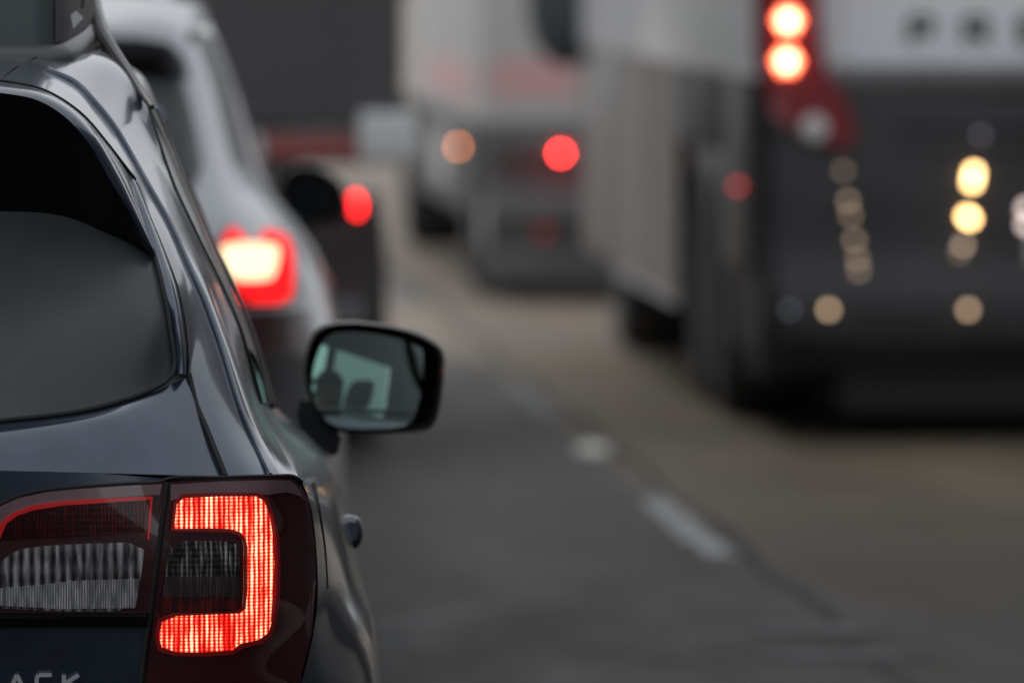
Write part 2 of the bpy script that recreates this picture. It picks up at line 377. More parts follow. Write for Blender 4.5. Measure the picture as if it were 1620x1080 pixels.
def road_mat():
    m = mat('asphalt', (.05, .05, .05), .6, spec=.10); t = m.node_tree; N = t.nodes.new; Lk = t.links.new; b = t.nodes['Principled BSDF']
    tc = N('ShaderNodeTexCoord'); sp = N('ShaderNodeSeparateXYZ'); Lk(tc.outputs['Object'], sp.inputs[0])
    n0 = N('ShaderNodeTexNoise'); n0.inputs['Scale'].default_value = 1.2; n0.inputs['Detail'].default_value = 3; Lk(tc.outputs['Object'], n0.inputs['Vector'])
    jx = N('ShaderNodeMath'); jx.operation = 'MULTIPLY_ADD'; jx.inputs[1].default_value = .12; Lk(n0.outputs[0], jx.inputs[0]); Lk(sp.outputs['X'], jx.inputs[2])
    st = N('ShaderNodeMapRange'); st.interpolation_type = 'SMOOTHSTEP'; st.inputs['From Min'].default_value = 2.34; st.inputs['From Max'].default_value = 2.50; Lk(jx.outputs[0], st.inputs[0])
    mp = N('ShaderNodeMapping'); mp.inputs['Scale'].default_value = (1.6, .35, 1); Lk(tc.outputs['Object'], mp.inputs[0])
    n1 = N('ShaderNodeTexNoise'); n1.inputs['Scale'].default_value = 1.3; n1.inputs['Detail'].default_value = 8; n1.inputs['Roughness'].default_value = .65; Lk(mp.outputs[0], n1.inputs['Vector'])
    n2 = N('ShaderNodeTexNoise'); n2.inputs['Scale'].default_value = 90; n2.inputs['Detail'].default_value = 3; Lk(tc.outputs['Object'], n2.inputs['Vector'])
    mx = N('ShaderNodeMix'); mx.data_type = 'RGBA'; mx.inputs[6].default_value = (.049, .047, .0445, 1); mx.inputs[7].default_value = (.100, .082, .058, 1); Lk(st.outputs[0], mx.inputs[0])
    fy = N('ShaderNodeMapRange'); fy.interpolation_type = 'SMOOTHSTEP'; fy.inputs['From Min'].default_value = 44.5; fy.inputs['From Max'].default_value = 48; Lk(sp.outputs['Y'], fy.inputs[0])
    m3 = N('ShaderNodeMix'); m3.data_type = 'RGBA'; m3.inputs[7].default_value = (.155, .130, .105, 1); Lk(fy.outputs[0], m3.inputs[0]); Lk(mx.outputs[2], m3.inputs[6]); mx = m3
    r1 = N('ShaderNodeMapRange'); r1.inputs['From Min'].default_value = .3; r1.inputs['From Max'].default_value = .7; r1.inputs['To Min'].default_value = .72; r1.inputs['To Max'].default_value = 1.25; Lk(n1.outputs[0], r1.inputs[0])
    tk = N('ShaderNodeMath'); tk.operation = 'SINE'; tk2 = N('ShaderNodeMath'); tk2.operation = 'MULTIPLY_ADD'; tk2.inputs[1].default_value = 2*math.pi/1.8; tk2.inputs[2].default_value = .6
    Lk(jx.outputs[0], tk2.inputs[0]); Lk(tk2.outputs[0], tk.inputs[0]); tk3 = N('ShaderNodeMath'); tk3.operation = 'MULTIPLY_ADD'; tk3.inputs[1].default_value = .10; tk3.inputs[2].default_value = 1; Lk(tk.outputs[0], tk3.inputs[0])
    tk4 = N('ShaderNodeMath'); tk4.operation = 'MULTIPLY'; Lk(r1.outputs[0], tk4.inputs[0]); Lk(tk3.outputs[0], tk4.inputs[1]); r1 = tk4
    r2 = N('ShaderNodeMapRange'); r2.inputs['From Min'].default_value = .3; r2.inputs['From Max'].default_value = .7; r2.inputs['To Min'].default_value = .7; r2.inputs['To Max'].default_value = 1.3; Lk(n2.outputs[0], r2.inputs[0])
    yb = N('ShaderNodeMapRange'); yb.interpolation_type = 'SMOOTHSTEP'; yb.inputs['From Min'].default_value = 27.5; yb.inputs['From Max'].default_value = 46; yb.inputs['To Min'].default_value = .16; yb.inputs['To Max'].default_value = 1.55  # shade on the near road put into colour, darkening towards the camera
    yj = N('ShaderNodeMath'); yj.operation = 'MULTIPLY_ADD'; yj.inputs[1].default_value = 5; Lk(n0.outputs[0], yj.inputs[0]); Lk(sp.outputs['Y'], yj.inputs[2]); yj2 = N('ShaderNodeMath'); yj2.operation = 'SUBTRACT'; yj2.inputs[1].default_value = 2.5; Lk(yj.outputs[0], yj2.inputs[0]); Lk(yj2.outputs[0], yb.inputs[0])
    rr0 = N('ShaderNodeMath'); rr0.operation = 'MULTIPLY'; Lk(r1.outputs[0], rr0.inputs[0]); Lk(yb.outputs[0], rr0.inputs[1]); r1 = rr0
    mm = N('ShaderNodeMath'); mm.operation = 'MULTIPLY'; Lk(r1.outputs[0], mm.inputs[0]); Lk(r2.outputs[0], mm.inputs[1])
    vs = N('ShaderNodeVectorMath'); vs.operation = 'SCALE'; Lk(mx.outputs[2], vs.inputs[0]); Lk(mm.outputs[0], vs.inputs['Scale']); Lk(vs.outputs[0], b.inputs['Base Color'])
    rr = N('ShaderNodeMapRange'); rr.inputs['From Min'].default_value = .3; rr.inputs['From Max'].default_value = .7; rr.inputs['To Min'].default_value = .5; rr.inputs['To Max'].default_value = .72; Lk(n1.outputs[0], rr.inputs[0]); Lk(rr.outputs[0], b.inputs['Roughness'])
    bp = N('ShaderNodeBump'); bp.inputs['Distance'].default_value = .004; bp.inputs['Strength'].default_value = .6; Lk(n2.outputs[0], bp.inputs['Height']); Lk(bp.outputs[0], b.inputs['Normal'])
    return m
M['road'] = road_mat()

# ------------------------------------------------------------------ setting
def struct(name, mb, m):
    o = mb.build(name, m, None, smooth=False); o['kind'] = 'structure'; return o
def sheet(x0, x1, y0, y1, z): return MB().add([(x0, y0, z), (x1, y0, z), (x1, y1, z), (x0, y1, z)], [(0, 1, 2, 3)])
struct('ground', sheet(-1500, 1500, -1500, 1500, -.02), mat('verge_earth', (.06, .065, .045), .95, noise=(.5, .3)))
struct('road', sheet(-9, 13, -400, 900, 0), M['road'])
def dash(y0, y1, x=2.35, w=.10):
    mb = MB(); n = 26; V = []
    for i in range(n + 1):
        y = y0 + (y1 - y0) * i / n; e = .018
        V += [(x - w/2 + random.uniform(-e, e), y, .004), (x + w/2 + random.uniform(-e, e), y, .004)]
    mb.add(V, [(2*i, 2*i+1, 2*i+3, 2*i+2) for i in range(n)])
    return struct('lane_marking', mb, M['paintline'])
k = 0
for y0 in (-9.1, 0.0, 31.7, 40.6, 52.8, 65.0, 77.2, 89.4): dash(y0, y0 + (3.2 if y0 < 45 else 3.05))
sm = MB(); V = []
for i in range(61):
    y = 10 + i; wx = 2.44 + .02 * math.sin(i * 1.7) + random.uniform(-.01, .01); w = (.022 if y < 34 else .008) + random.uniform(0, .012)
    V += [(wx - w, y, .0035), (wx + w, y, .0035)]
sm.add(V, [(2*i, 2*i+1, 2*i+3, 2*i+2) for i in range(60)])
struct('road_joint', sm, M['seal'])
for (x0, y0, x1, y1) in ((2.15, 28.2, 2.55, 28.6), (2.1, 27.2, 2.6, 27.55), (1.10, 28.2, 1.24, 28.45)):
    pm = MB(); n = 14; cxp, cyp = (x0+x1)/2, (y0+y1)/2
    ring = [(cxp + math.cos(a) * (x1-x0)/2 * random.uniform(.8, 1.1), cyp + math.sin(a) * (y1-y0)/2 * random.uniform(.8, 1.1), .005) for a in [2*math.pi*i/n for i in range(n)]]
    pm.add(ring, [tuple(range(n))]); struct('road_patch', pm, M['patchm'])
s_ = MB().disc((2.335, 37.9, 0), (0, 0, 1), [(.068, 0), (.066, .016), (.05, .030), (.02, .036)])
tag(s_.build('road_stud', M['stud']), 'small pale round reflector stud on the lane line beside the coach', 'road stud')

# ------------------------------------------------------------------ shared vehicle parts
def wheel(root, x, y, r, w, side, rimmat='rim', dual=False):
    """tyre with a rim as its child; side=+1 faces +x"""
    t = MB().disc((x - side*w, y, r), (side, 0, 0), [(r*.62, 0), (r*.9, .0), (r*.985, w*.15), (r, w*.3), (r, w*.7), (r*.985, w*.85), (r*.9, w), (r*.62, w*.98)], 40)
    p = MB(); 
    p = t.build('wheel', M['tyre'], root)
    q = MB().disc((x - side*w*.2, y, r), (side, 0, 0), [(r*.63, 0), (r*.63, w*.12), (r*.56, w*.13), (r*.5, 0.0), (r*.18, w*.02), (r*.15, w*.12), (.005, w*.13)], 32)
    for i in range(5):
        a = 2*math.pi*i/5 + .3; ca, sa = math.cos(a), math.sin(a)
        c0 = Vector((x - side*w*.12, y, r))
        q.tube([c0 + Vector((0, ca*r*.12, sa*r*.12)), c0 + Vector((0, ca*r*.58, sa*r*.58))], [r*.07, r*.045], 6)
    q.build('rim', M[rimmat], p)
    return p

def seat_at(root, x, y, z):
    mb = MB()
    mb.box((x-.25, y-.28, z-.10), (x+.25, y+.25, z+.06), .05)
    o = mb.build('seat', M['seat'], root)
    b = MB(); prof = [(.0, .20, .10), (.15, .25, .11), (.35, .25, .10), (.5, .21, .085), (.56, .15, .06)]
    rings = []
    for h, w, d in prof:
        yy = y - .26 - h*.35
        rings.append([(x + w*sgnpow(math.cos(a), .5), yy + d*.8*sgnpow(math.sin(a), .7), z + .05 + h) for a in [2*math.pi*i/20 for i in range(20)]])
    b.loft(rings); b.build('backrest', M['seat'], o)
    h = MB(); rings = []
    for hh, w, d in ((.60, .09, .04), (.62, .125, .05), (.70, .13, .055), (.78, .115, .045), (.80, .07, .03)):
        yy = y - .26 - hh*.33
        rings.append([(x + w*math.cos(a), yy + d*math.sin(a), z + .05 + hh) for a in [2*math.pi*i/20 for i in range(20)]])
    h.loft(rings); h.tube([(x-.05, y-.46, z+.58), (x-.05, y-.47, z+.66)], .007); h.tube([(x+.05, y-.46, z+.58), (x+.05, y-.47, z+.66)], .007)
    h.build('headrest', M['seat'], o)
def sgnpow(v, p): return math.copysign(abs(v) ** p, v)

def car_shell(root, cx, Y0, hw, paint, belt=1.02, roof=1.64, L=4.8, rw=.56, y_rail=2.4, wr=.34, roofrows=None):
    """what lies ahead of the rear quarter: roof, windscreen, bonnet, nose, front doors, floor, wheels"""
    y = Y0
    if roofrows: MB().patch(roofrows, 16, 14).build('roof', M[paint], root, cx=cx, mirror='join')
    else: MB().patch([[(cx, y+.45, roof+.045), (cx+rw*.55, y+.45, roof+.03), (cx+rw, y+.5, roof-.05)],
                [(cx, y+1.4, roof+.075), (cx+rw*.55, y+1.4, roof+.06), (cx+rw, y+1.4, roof-.005)],
                [(cx, y+2.3, roof+.04), (cx+rw*.55, y+2.3, roof+.02), (cx+rw*1.02, y+2.3, roof-.05)]], 12, 12).build('roof', M[paint], root, cx=cx, mirror='join')
    MB().patch([[(cx, y+2.3, roof+.035), (cx+rw*.6, y+2.3, roof+.015), (cx+rw, y+2.3, roof-.055)],
                [(cx, y+2.9, roof-.27), (cx+rw*.7, y+2.86, roof-.28), (cx+rw*1.14, y+2.74, roof-.30)],
                [(cx, y+3.45, belt+.02), (cx+hw*.6, y+3.4, belt+.02), (cx+hw*.86, y+3.2, belt)]], 10, 12).build('windscreen', M['winglass'], root, cx=cx, mirror='join')
    MB().patch([[(cx, y+3.43, belt+.01), (cx+hw*.5, y+3.4, belt+.01), (cx+hw*.88, y+3.2, belt-.02)],
                [(cx, y+4.0, belt-.05), (cx+hw*.5, y+4.0, belt-.06), (cx+hw*.9, y+3.9, belt-.12)],
                [(cx, y+L-.25, belt-.17), (cx+hw*.5, y+L-.28, belt-.18), (cx+hw*.82, y+L-.45, belt-.24)]], 12, 10).build('bonnet', M[paint], root, cx=cx, mirror='join')
    MB().patch([[(cx, y+L-.25, belt-.17), (cx+hw*.5, y+L-.28, belt-.18), (cx+hw*.82, y+L-.45, belt-.24)],
                [(cx, y+L-.05, belt-.35), (cx+hw*.5, y+L-.08, belt-.35), (cx+hw*.93, y+L-.35, belt-.38)],
                [(cx, y+L, .45), (cx+hw*.5, y+L-.02, .45), (cx+hw*.97, y+L-.32, .45)],
                [(cx, y+L-.06, .22), (cx+hw*.5, y+L-.08, .22), (cx+hw*.93, y+L-.35, .22)]], 12, 12).build('front_bumper', M[paint], root, cx=cx, mirror='join')
    MB().box((cx-.38, y+L-.09, .5), (cx+.38, y+L+.012, .66), .02).build('grille', M['black'], root)
    h = MB().patch([[(cx+hw*.5, y+L-.09, belt-.25), (cx+hw*.85, y+L-.36, belt-.27)], [(cx+hw*.5, y+L-.03, belt-.37), (cx+hw*.93, y+L-.30, belt-.38)]], 6, 8)
    h.build('headlight', M['chrome'], root, cx=cx, mirror='copy')
    # flank ahead of the rear doors
    rows = []
    for (z, k0) in ((belt, .885), (belt-.06, .93), (belt-.16, .975), (belt-.3, .985), (.55, .99), (.32, .96), (.24, .93)):
        rows.append([(cx+hw*k0, y+y_rail-.02, z), (cx+hw*k0, y+2.9, z), (cx+hw*(k0-.01), y+3.3, z-.01), (cx+hw*min(k0+.01, 1), y+3.9, max(z-.10*(z > .8), .24)), (cx+hw*(k0-.06), y+L-.42, max(z-.22*(z > .8)-.06*(z > .6), .22))])
    MB().patch(rows, 20, 16).build('front_wing', M[paint], root, cx=cx, mirror='copy')
    MB().box((cx-hw*.92, y+.15, .20), (cx+hw*.92, y+L-.3, .26)).build('floor_pan', M['black'], root, smooth=False)
    for sd in (-1, 1):
        for yy in (.98, L-.98):
            wheel(root, cx+sd*hw*.985, y+yy, wr, .22, sd)
    # glass beside the front seats and the windscreen pillars
    top = cx+rw*1.02
    g = MB().patch([[(cx+rw*1.04, y+y_rail, roof-.09), (cx+rw*1.05, y+2.5, roof-.11)],
                    [(cx+(rw+hw*.87)*.5, y+y_rail, (roof+belt)/2-.03), (cx+(rw+hw*.87)*.5+.01, y+2.86, (roof+belt)/2-.08)],
                    [(cx+hw*.875, y+y_rail, belt+.01), (cx+hw*.875, y+3.12, belt+.005)]], 10, 6)
    g.build('door_glass', M['winglass'], root, cx=cx, mirror='copy')
    MB().tube([(cx+rw*1.0, y+2.25, roof-.06), (cx+rw*1.02, y+2.62, roof-.19), (cx+hw*.74, y+2.95, (roof+belt)/2-.1), (cx+hw*.82, y+3.24, belt)], .028, 8, 20).build('windscreen_pillar', M[paint], root, cx=cx, mirror='copy')

# ================================================================== CAR 1 : dark wagon
Y1 = 16.4; CX = -0.21; HW = .918
def p1(x, y, d): return at(x, y, Y1 + d)
wag = thing('station_wagon', 'dark blue grey station wagon nearest in view with its red tail lamp lit', 'car', (CX, Y1, 0))
def xc(d): return -72 + CX * F / (Y1 + d)          # the centreline pixel at a depth
def R(*pts):                                       # one row, first point snapped to the centreline
    r = [p1(*p) for p in pts]; r[0].x = CX; return r

# rear window
glass = [R((-282, 300, .40), (-140, 298, .40), (0, 300, .39), (130, 325, .375), (195, 362, .36), (243, 393, .35)),
         R((-282, 420, .29), (-140, 420, .288), (0, 420, .28), (150, 430, .27), (220, 440, .27), (256, 447, .285)),
         R((-282, 560, .16), (-140, 556, .158), (0, 550, .155), (160, 540, .165), (235, 526, .19), (269, 518, .232)),
         R((-282, 680, .05), (-140, 675, .055), (0, 665, .07), (150, 645, .11), (235, 618, .15), (274, 588, .19))]
MB().patch(glass, 40, 60).build('rear_window', M['rearglass'], wag, cx=CX, mirror='join')
edge = [glass[3][i] for i in range(5)] + [p1(274, 588, .185), p1(269, 518, .228), p1(256, 447, .28), p1(242, 396, .34)]
edge = [p + Vector((0, -.004, 0)) for p in edge]
MB().tube(edge[:5] + [p1(262, 603, .165)] + edge[5:], .0038, 8, 90).build('window_seal', M['rubber'], wag, cx=CX, mirror='join')
# tailgate frame beside the glass, with the spoiler above
MB().patch([[p1(205, 290, .45), p1(210, 284, .46), p1(214, 284, .49)], [p1(243, 392, .345), p1(253, 396, .34), p1(262, 402, .40)],
            [p1(259, 455, .275), p1(273, 463, .27), p1(286, 475, .33)], [p1(271, 520, .23), p1(285, 540, .20), p1(296, 556, .25)],
            [p1(276, 590, .187), p1(288, 591, .175), p1(297, 594, .215)]], 40, 10).build('tailgate_frame', M['navy'], wag, cx=CX, mirror='copy')
so_ = [(-282, 118, .42), (-140, 120, .42), (0, 129, .42), (70, 144, .43), (128, 181, .42), (170, 229, .42), (200, 273, .43), (225, 335, .41), (246, 398, .342)]
si_ = [(-282, 130, .20), (-140, 132, .20), (0, 141, .20), (62, 153, .21), (110, 181, .23), (148, 224, .24), (178, 277, .26), (211, 338, .29), (243, 402, .318)]
lip = [(-282, 136, .19), (-140, 138, .19), (0, 147, .19), (60, 159, .20), (105, 187, .22), (143, 230, .235), (173, 283, .255), (208, 342, .29), (241, 404, .32)]
sm_ = [(-282, 121, .30), (-140, 123, .30), (0, 132, .30), (68, 146, .31), (120, 178, .32), (160, 223, .325), (190, 271, .34), (219, 334, .35), (245, 398, .33)]
MB().patch([R(*so_), R(*sm_), R(*si_), R(*lip)], 22, 80).build('spoiler', M['navy'], wag, cx=CX, mirror='join')
sb = [(-282, 330, .37), (-140, 332, .37), (0, 336, .36), (60, 340, .36), (92, 347, .36), (125, 362, .36), (155, 376, .355), (200, 392, .35), (243, 406, .335)]
sc_ = [(x0*.6+x1*.4, y0*.6+y1*.4, d0*.5+d1*.5-.02) for (x0, y0, d0), (x1, y1, d1) in zip(lip, sb)]
MB().patch([R(*[(x, y, d+.002) for x, y, d in lip]), R(*sc_), R(*sb)], 20, 80).build('spoiler_underside', M['spoilr'], wag, cx=CX, mirror='join')
# roof strip and rear quarter
q = [[(0, 127, .44), (40, 98, .78), (100, 90, 1.1), (138, 82, 1.4)],
     [(75, 145, .45), (75, 111, .75), (130, 88, 1.08), (162, 80, 1.32)],
     [(128, 180, .45), (118, 130, .74), (157, 92, 1.05), (190, 100, 1.22)],
     [(168, 226, .45), (150, 162, .71), (182, 112, 1.0), (214, 130, 1.1)],
     [(192, 257, .46), (180, 200, .69), (202, 155, .96), (230, 162, 1.02)],
     [(215, 285, .48), (207, 245, .67), (222, 208, .90), (247, 215, .98)],
     [(240, 345, .44), (238, 300, .62), (249, 270, .84), (273, 290, .95)],
     [(264, 402, .40), (265, 347, .58), (275, 325, .78), (298, 345, .92)],
     [(288, 475, .33), (292, 405, .53), (303, 387, .71), (322, 395, .90)],
     [(299, 560, .25), (322, 468, .46), (334, 452, .64), (350, 452, .88)],
     [(300, 594, .21), (347, 535, .39), (359, 522, .56), (376, 512, .85)],
     [(327, 675, .15), (385, 655, .26), (400, 645, .42), (412, 638, .85)],
     [(358, 752, .09), (429, 752, .14), (450, 752, .19), (469, 754, .26)]]
for r in q:                                        # a gentle crown between seam and crease
    (x0, y0, d0), (x1, y1, d1) = r[0], r[1]
    r.insert(1, ((x0+x1)/2, (y0+y1)/2, (d0+d1)/2 - .016))
    (x0, y0, d0), (x1, y1, d1) = r[2], r[3]
qw = [[p1(*p) for p in r] for r in q]
MB().patch(qw, 110, 60).build('rear_quarter_panel', M['navy'], wag, cx=CX, mirror='copy')
MB().patch([[p1(0, 127, .44), p1(-140, 118, .43), Vector((CX, *p1(-282, 116, .42)[1:]))],
            [p1(20, 110, .62), p1(-140, 100, .62), Vector((CX, *p1(-282, 98, .62)[1:]))],
            [p1(60, 88, .95), p1(-140, 82, .95), Vector((CX, *p1(-270, 80, .95)[1:]))]], 14, 24).build('roof_rear_edge', M['navy'], wag, cx=CX, mirror='join')
# seams and mouldings
seam = [(0, 127.5, .432), (70, 143, .44), (128, 179.5, .44), (169, 226, .445), (193, 257, .455), (214, 284, .475)]
MB().tube([Vector((CX, *p1(-282, 117, .42)[1:]))] + [p1(-140, 119, .425)] + [p1(*p) for p in seam], .0026, 6, 80).build('panel_gap', M['rubber'], wag, cx=CX, mirror='join')
seam2 = [(299, 592, .205), (311, 640, .172), (326, 675, .143), (342, 715, .11), (357, 752, .083)]
MB().tube([p1(*p) for p in seam2], .0042, 6, 50).build('panel_gap', M['rubber'], wag, cx=CX, mirror='copy')
mould = [(x, y, d - .012) for (x, y, d) in [r[2] for r in q]][1:12]
MB().tube([p1(*p) for p in mould] + [p1(404, 700, .20), p1(428, 750, .13)], [.0055] * 8 + [.0045] * 3 + [.003], 10, 120).build('roof_moulding', M['navy'], wag, cx=CX, mirror='copy')
tr = [(240, 170, .98), (226, 150, 1.02), (205, 118, 1.12), (186, 92, 1.25), (166, 62, 1.42), (158, 40, 1.7), (148, 0, 2.2), (140, -60, 2.6)]
MB().tube([p1(*p) for p in tr], [.005, .010, .013, .013, .012, .012, .012, .012], 10, 60).build('roof_trim', M['flange'], wag, cx=CX, mirror='copy')
# tailgate below the glass
ga = [R((-282, 682, .05), (-140, 677, .055), (0, 667, .07), (150, 647, .11), (238, 621, .15), (297, 596, .205)),
      R((-282, 694, .015), (-140, 690, .02), (0, 681, .038), (155, 662, .083), (245, 640, .13), (306, 620, .185)),
      R((-282, 718, -.012), (-140, 716, -.008), (0, 711, .008), (162, 698, .055), (260, 680, .10), (325, 672, .15)),
      R((-282, 741, -.03), (-140, 742, -.025), (0, 744, -.01), (160, 748, .03), (275, 751, .055), (356, 753, .09))]
MB().patch(ga, 30, 60).build('tailgate', M['navy'], wag, cx=CX, mirror='join')
# depth field of the lower rear face, shared by tailgate skin and both lamps
rf = tps([(-282, 742, -.03), (-282, 850, -.015), (-282, 965, .01), (-282, 1080, .04), (-282, 1350, .12), (-400, 742, -.03), (-400, 1080, .04),
          (0, 744, -.01), (0, 850, .0), (0, 965, .015), (0, 1080, .045), (0, 1350, .12), (130, 748, .015), (130, 850, .015), (130, 965, .028), (130, 1080, .055),
          (262, 757, .045), (250, 870, .035), (238, 965, .042), (225, 1080, .06), (215, 1350, .13),
          (350, 755, .078), (350, 850, .065), (350, 950, .065), (350, 1080, .085), (350, 1350, .14),
          (430, 756, .125), (430, 850, .115), (430, 950, .115), (425, 1080, .125), (470, 757, .18), (490, 800, .225), (500, 860, .25), (503, 920, .255), (496, 1000, .24), (474, 1085, .19), (455, 1350, .22)])
D1 = lambda off: (lambda x, y: Y1 + rf(x, y) + off)
xcl = xc(0)
lower = [(xcl, 742), (-140, 742), (0, 744), (100, 746.5), (160, 748.5), (262, 757), (263, 766), (250, 870), (238, 965), (223, 1080), (213, 1190), (xcl, 1190)]
low = MB().poly(lower, D1(0), 14)
low.v = [(CX if abs(x - CX) < .004 else x, y, z) for x, y, z in low.v]
low.build('tailgate_skin', M['navy'], wag, cx=CX, mirror='join')
MB().tube([p1(x, y, rf(x, y) - .003) for x, y in ((-20, 812), (0, 797), (30, 784), (70, 775), (120, 770), (200, 764.5), (258, 760), (262, 758), (350, 754.5), (430, 752.5), (466, 753.5), (478, 762))], .0028, 6, 80).build('lamp_seal', M['rubber'], wag, cx=CX, mirror='copy')
MB().tube([p1(x, y, rf(x, y) - .002) for x, y in ((264, 762), (252, 860), (240, 950), (230, 1020), (223, 1080), (213, 1190))], .0055, 6, 50).build('panel_gap', M['rubber'], wag, cx=CX, mirror='copy')

# ---- inner lamp (on the tailgate)
il = MB().poly([(-34, 850), (-20, 814), (0, 798), (30, 785.5), (70, 777), (120, 771.5), (200, 766.5), (259, 763), (249, 862), (237, 962), (232, 990), (0, 992), (-60, 985), (-80, 940), (-60, 890)], D1(.0), 12, .0)
il.v = [(x, y - .004, z) for x, y, z in il.v]
lamp_in = il.build('tailgate_lamp', M['redcase'], wag, cx=CX, mirror='copy')
def lampart(name, m, poly, off, par, step=6, thick=.004):
    MB().poly(poly, D1(off), step, thick).build(name, M[m], par[0])
    o = MB().poly(poly, D1(off), step, thick); o.v = [(2*CX - x, y, z) for x, y, z in o.v]; o.f = [f[::-1] for f in o.f]; o.build(name, M[m], par[1])
lampart('smoked_sheen_band', 'smoke_sheen', [(-18, 815), (2, 800), (30, 787.5), (70, 779), (120, 773.5), (200, 768.5), (257, 765), (252, 783), (242, 782), (100, 792), (50, 800), (18, 813), (-6, 836), (-26, 850)], -.006, lamp_in, 8)
lampart('prism_band', 'reddark', [(-2, 850), (12, 826), (28, 814), (52, 807), (100, 799), (150, 796), (234, 791), (229, 842), (120, 849), (0, 855)], -.007, lamp_in)
lampart('light_guide', 'redguide', [(-6, 850), (-4, 833), (8, 820), (22, 810), (52, 799), (100, 792), (150, 789), (242, 784.5), (236, 853), (232.5, 853), (237.5, 789.5), (150, 796), (100, 799), (52, 807), (28, 815), (10, 828), (0, 852)], -.010, lamp_in)
lampart('reversing_lamp', 'clearwide', rnd([(-30, 960), (-26, 925), (0, 890), (20, 873), (50, 865), (120, 860), (230, 857), (224, 905), (214, 966), (100, 967)], 1), -.007, lamp_in)
lampart('frosted_insert', 'frost', [(-22, 932), (60, 925), (120, 918), (221, 915), (214, 961), (100, 963), (-24, 956)], -.0095, lamp_in)
lampart('lower_trim', 'gloss', [(-60, 968), (100, 969), (236, 969), (233, 991), (0, 992), (-66, 988)], -.0085, lamp_in, 8)
lampart('lens', 'lens', [(-34, 850), (-20, 815), (0, 799), (30, 786.5), (70, 778), (120, 772.5), (200, 767.5), (258, 764), (248, 862), (234, 975), (0, 977), (-60, 972), (-70, 935), (-56, 890)], -.020, lamp_in, 12, .012)

# ---- outer lamp (on the body)
ol_out = [(268, 762), (350, 757), (430, 755.5), (462, 756.5), (474, 764), (489, 792), (498, 850), (501, 920), (494, 1000), (480, 1055), (462, 1120), (445, 1190), (219, 1190), (229, 1080), (244, 968), (256, 868)]
ol = MB().poly(ol_out, D1(-.002), 12, 0); lamp_out = ol.build('tail_lamp', M['redcase'], wag, cx=CX, mirror='copy')
lampart('smoked_sheen_band', 'smoke_sheen', [(270, 766), (350, 761), (430, 759), (460, 760), (470, 768), (478, 785), (455, 778), (425, 782), (400, 781), (290, 784), (270, 792)], -.008, lamp_out, 8)
C_sh = [(275, 836), (280, 797), (290, 788), (345, 785), (405, 785), (418, 792), (428, 818), (436, 850), (438.5, 890), (437, 935), (432, 975), (425, 1000), (410, 1011), (380, 1018), (368, 1028), (320, 1031), (280, 1031), (256, 1023), (251, 1006), (257, 983), (280, 974), (380, 970), (389, 962), (392, 930), (392, 865), (389, 851), (380, 841), (362, 836), (330, 835)]
lampart('optic_halo', 'halo', [(270, 840), (275, 793), (288, 781), (345, 779), (408, 779), (424, 788), (434, 815), (442, 850), (444, 890), (443, 938), (438, 980), (430, 1006), (414, 1018), (384, 1025), (368, 1035), (320, 1038), (278, 1037), (250, 1029), (244, 1006), (250, 978), (278, 967), (376, 965), (384, 958), (387, 930), (387, 868), (384, 855), (377, 847), (362, 842), (330, 841)], -.0105, lamp_out, 7)  # halo of the lamp, painted as an emissive surround
lampart('light_guide', 'led', C_sh, -.0125, lamp_out, 5)
lampart('beaded_edge', 'redguide', [(426, 812), (430, 812), (437.5, 850), (439.5, 890), (438, 935), (433, 975), (428, 985), (432, 935), (434, 890), (432, 850)], -.0135, lamp_out, 5)
lampart('reflector', 'clearrib', rnd([(268, 856), (362, 855), (377, 862), (379, 885), (378, 960), (370, 967), (256, 968), (261, 910)], 1), -.009, lamp_out)
lampart('frosted_insert', 'smoke', [(262, 912), (378, 912), (378, 945), (256, 945)], -.0105, lamp_out)
lampart('prism_spill_strip', 'redspill', [(256, 943), (378, 943), (376, 964), (370, 968), (254, 969)], -.0108, lamp_out)
lampart('lens', 'lens', [(269, 765), (350, 760), (430, 757.5), (460, 758.5), (472, 766), (487, 794), (496, 850), (499, 920), (492, 1000), (478, 1055), (460, 1120), (448, 1160), (224, 1160), (231, 1080), (246, 968), (258, 868)], -.022, lamp_out, 12, .014)

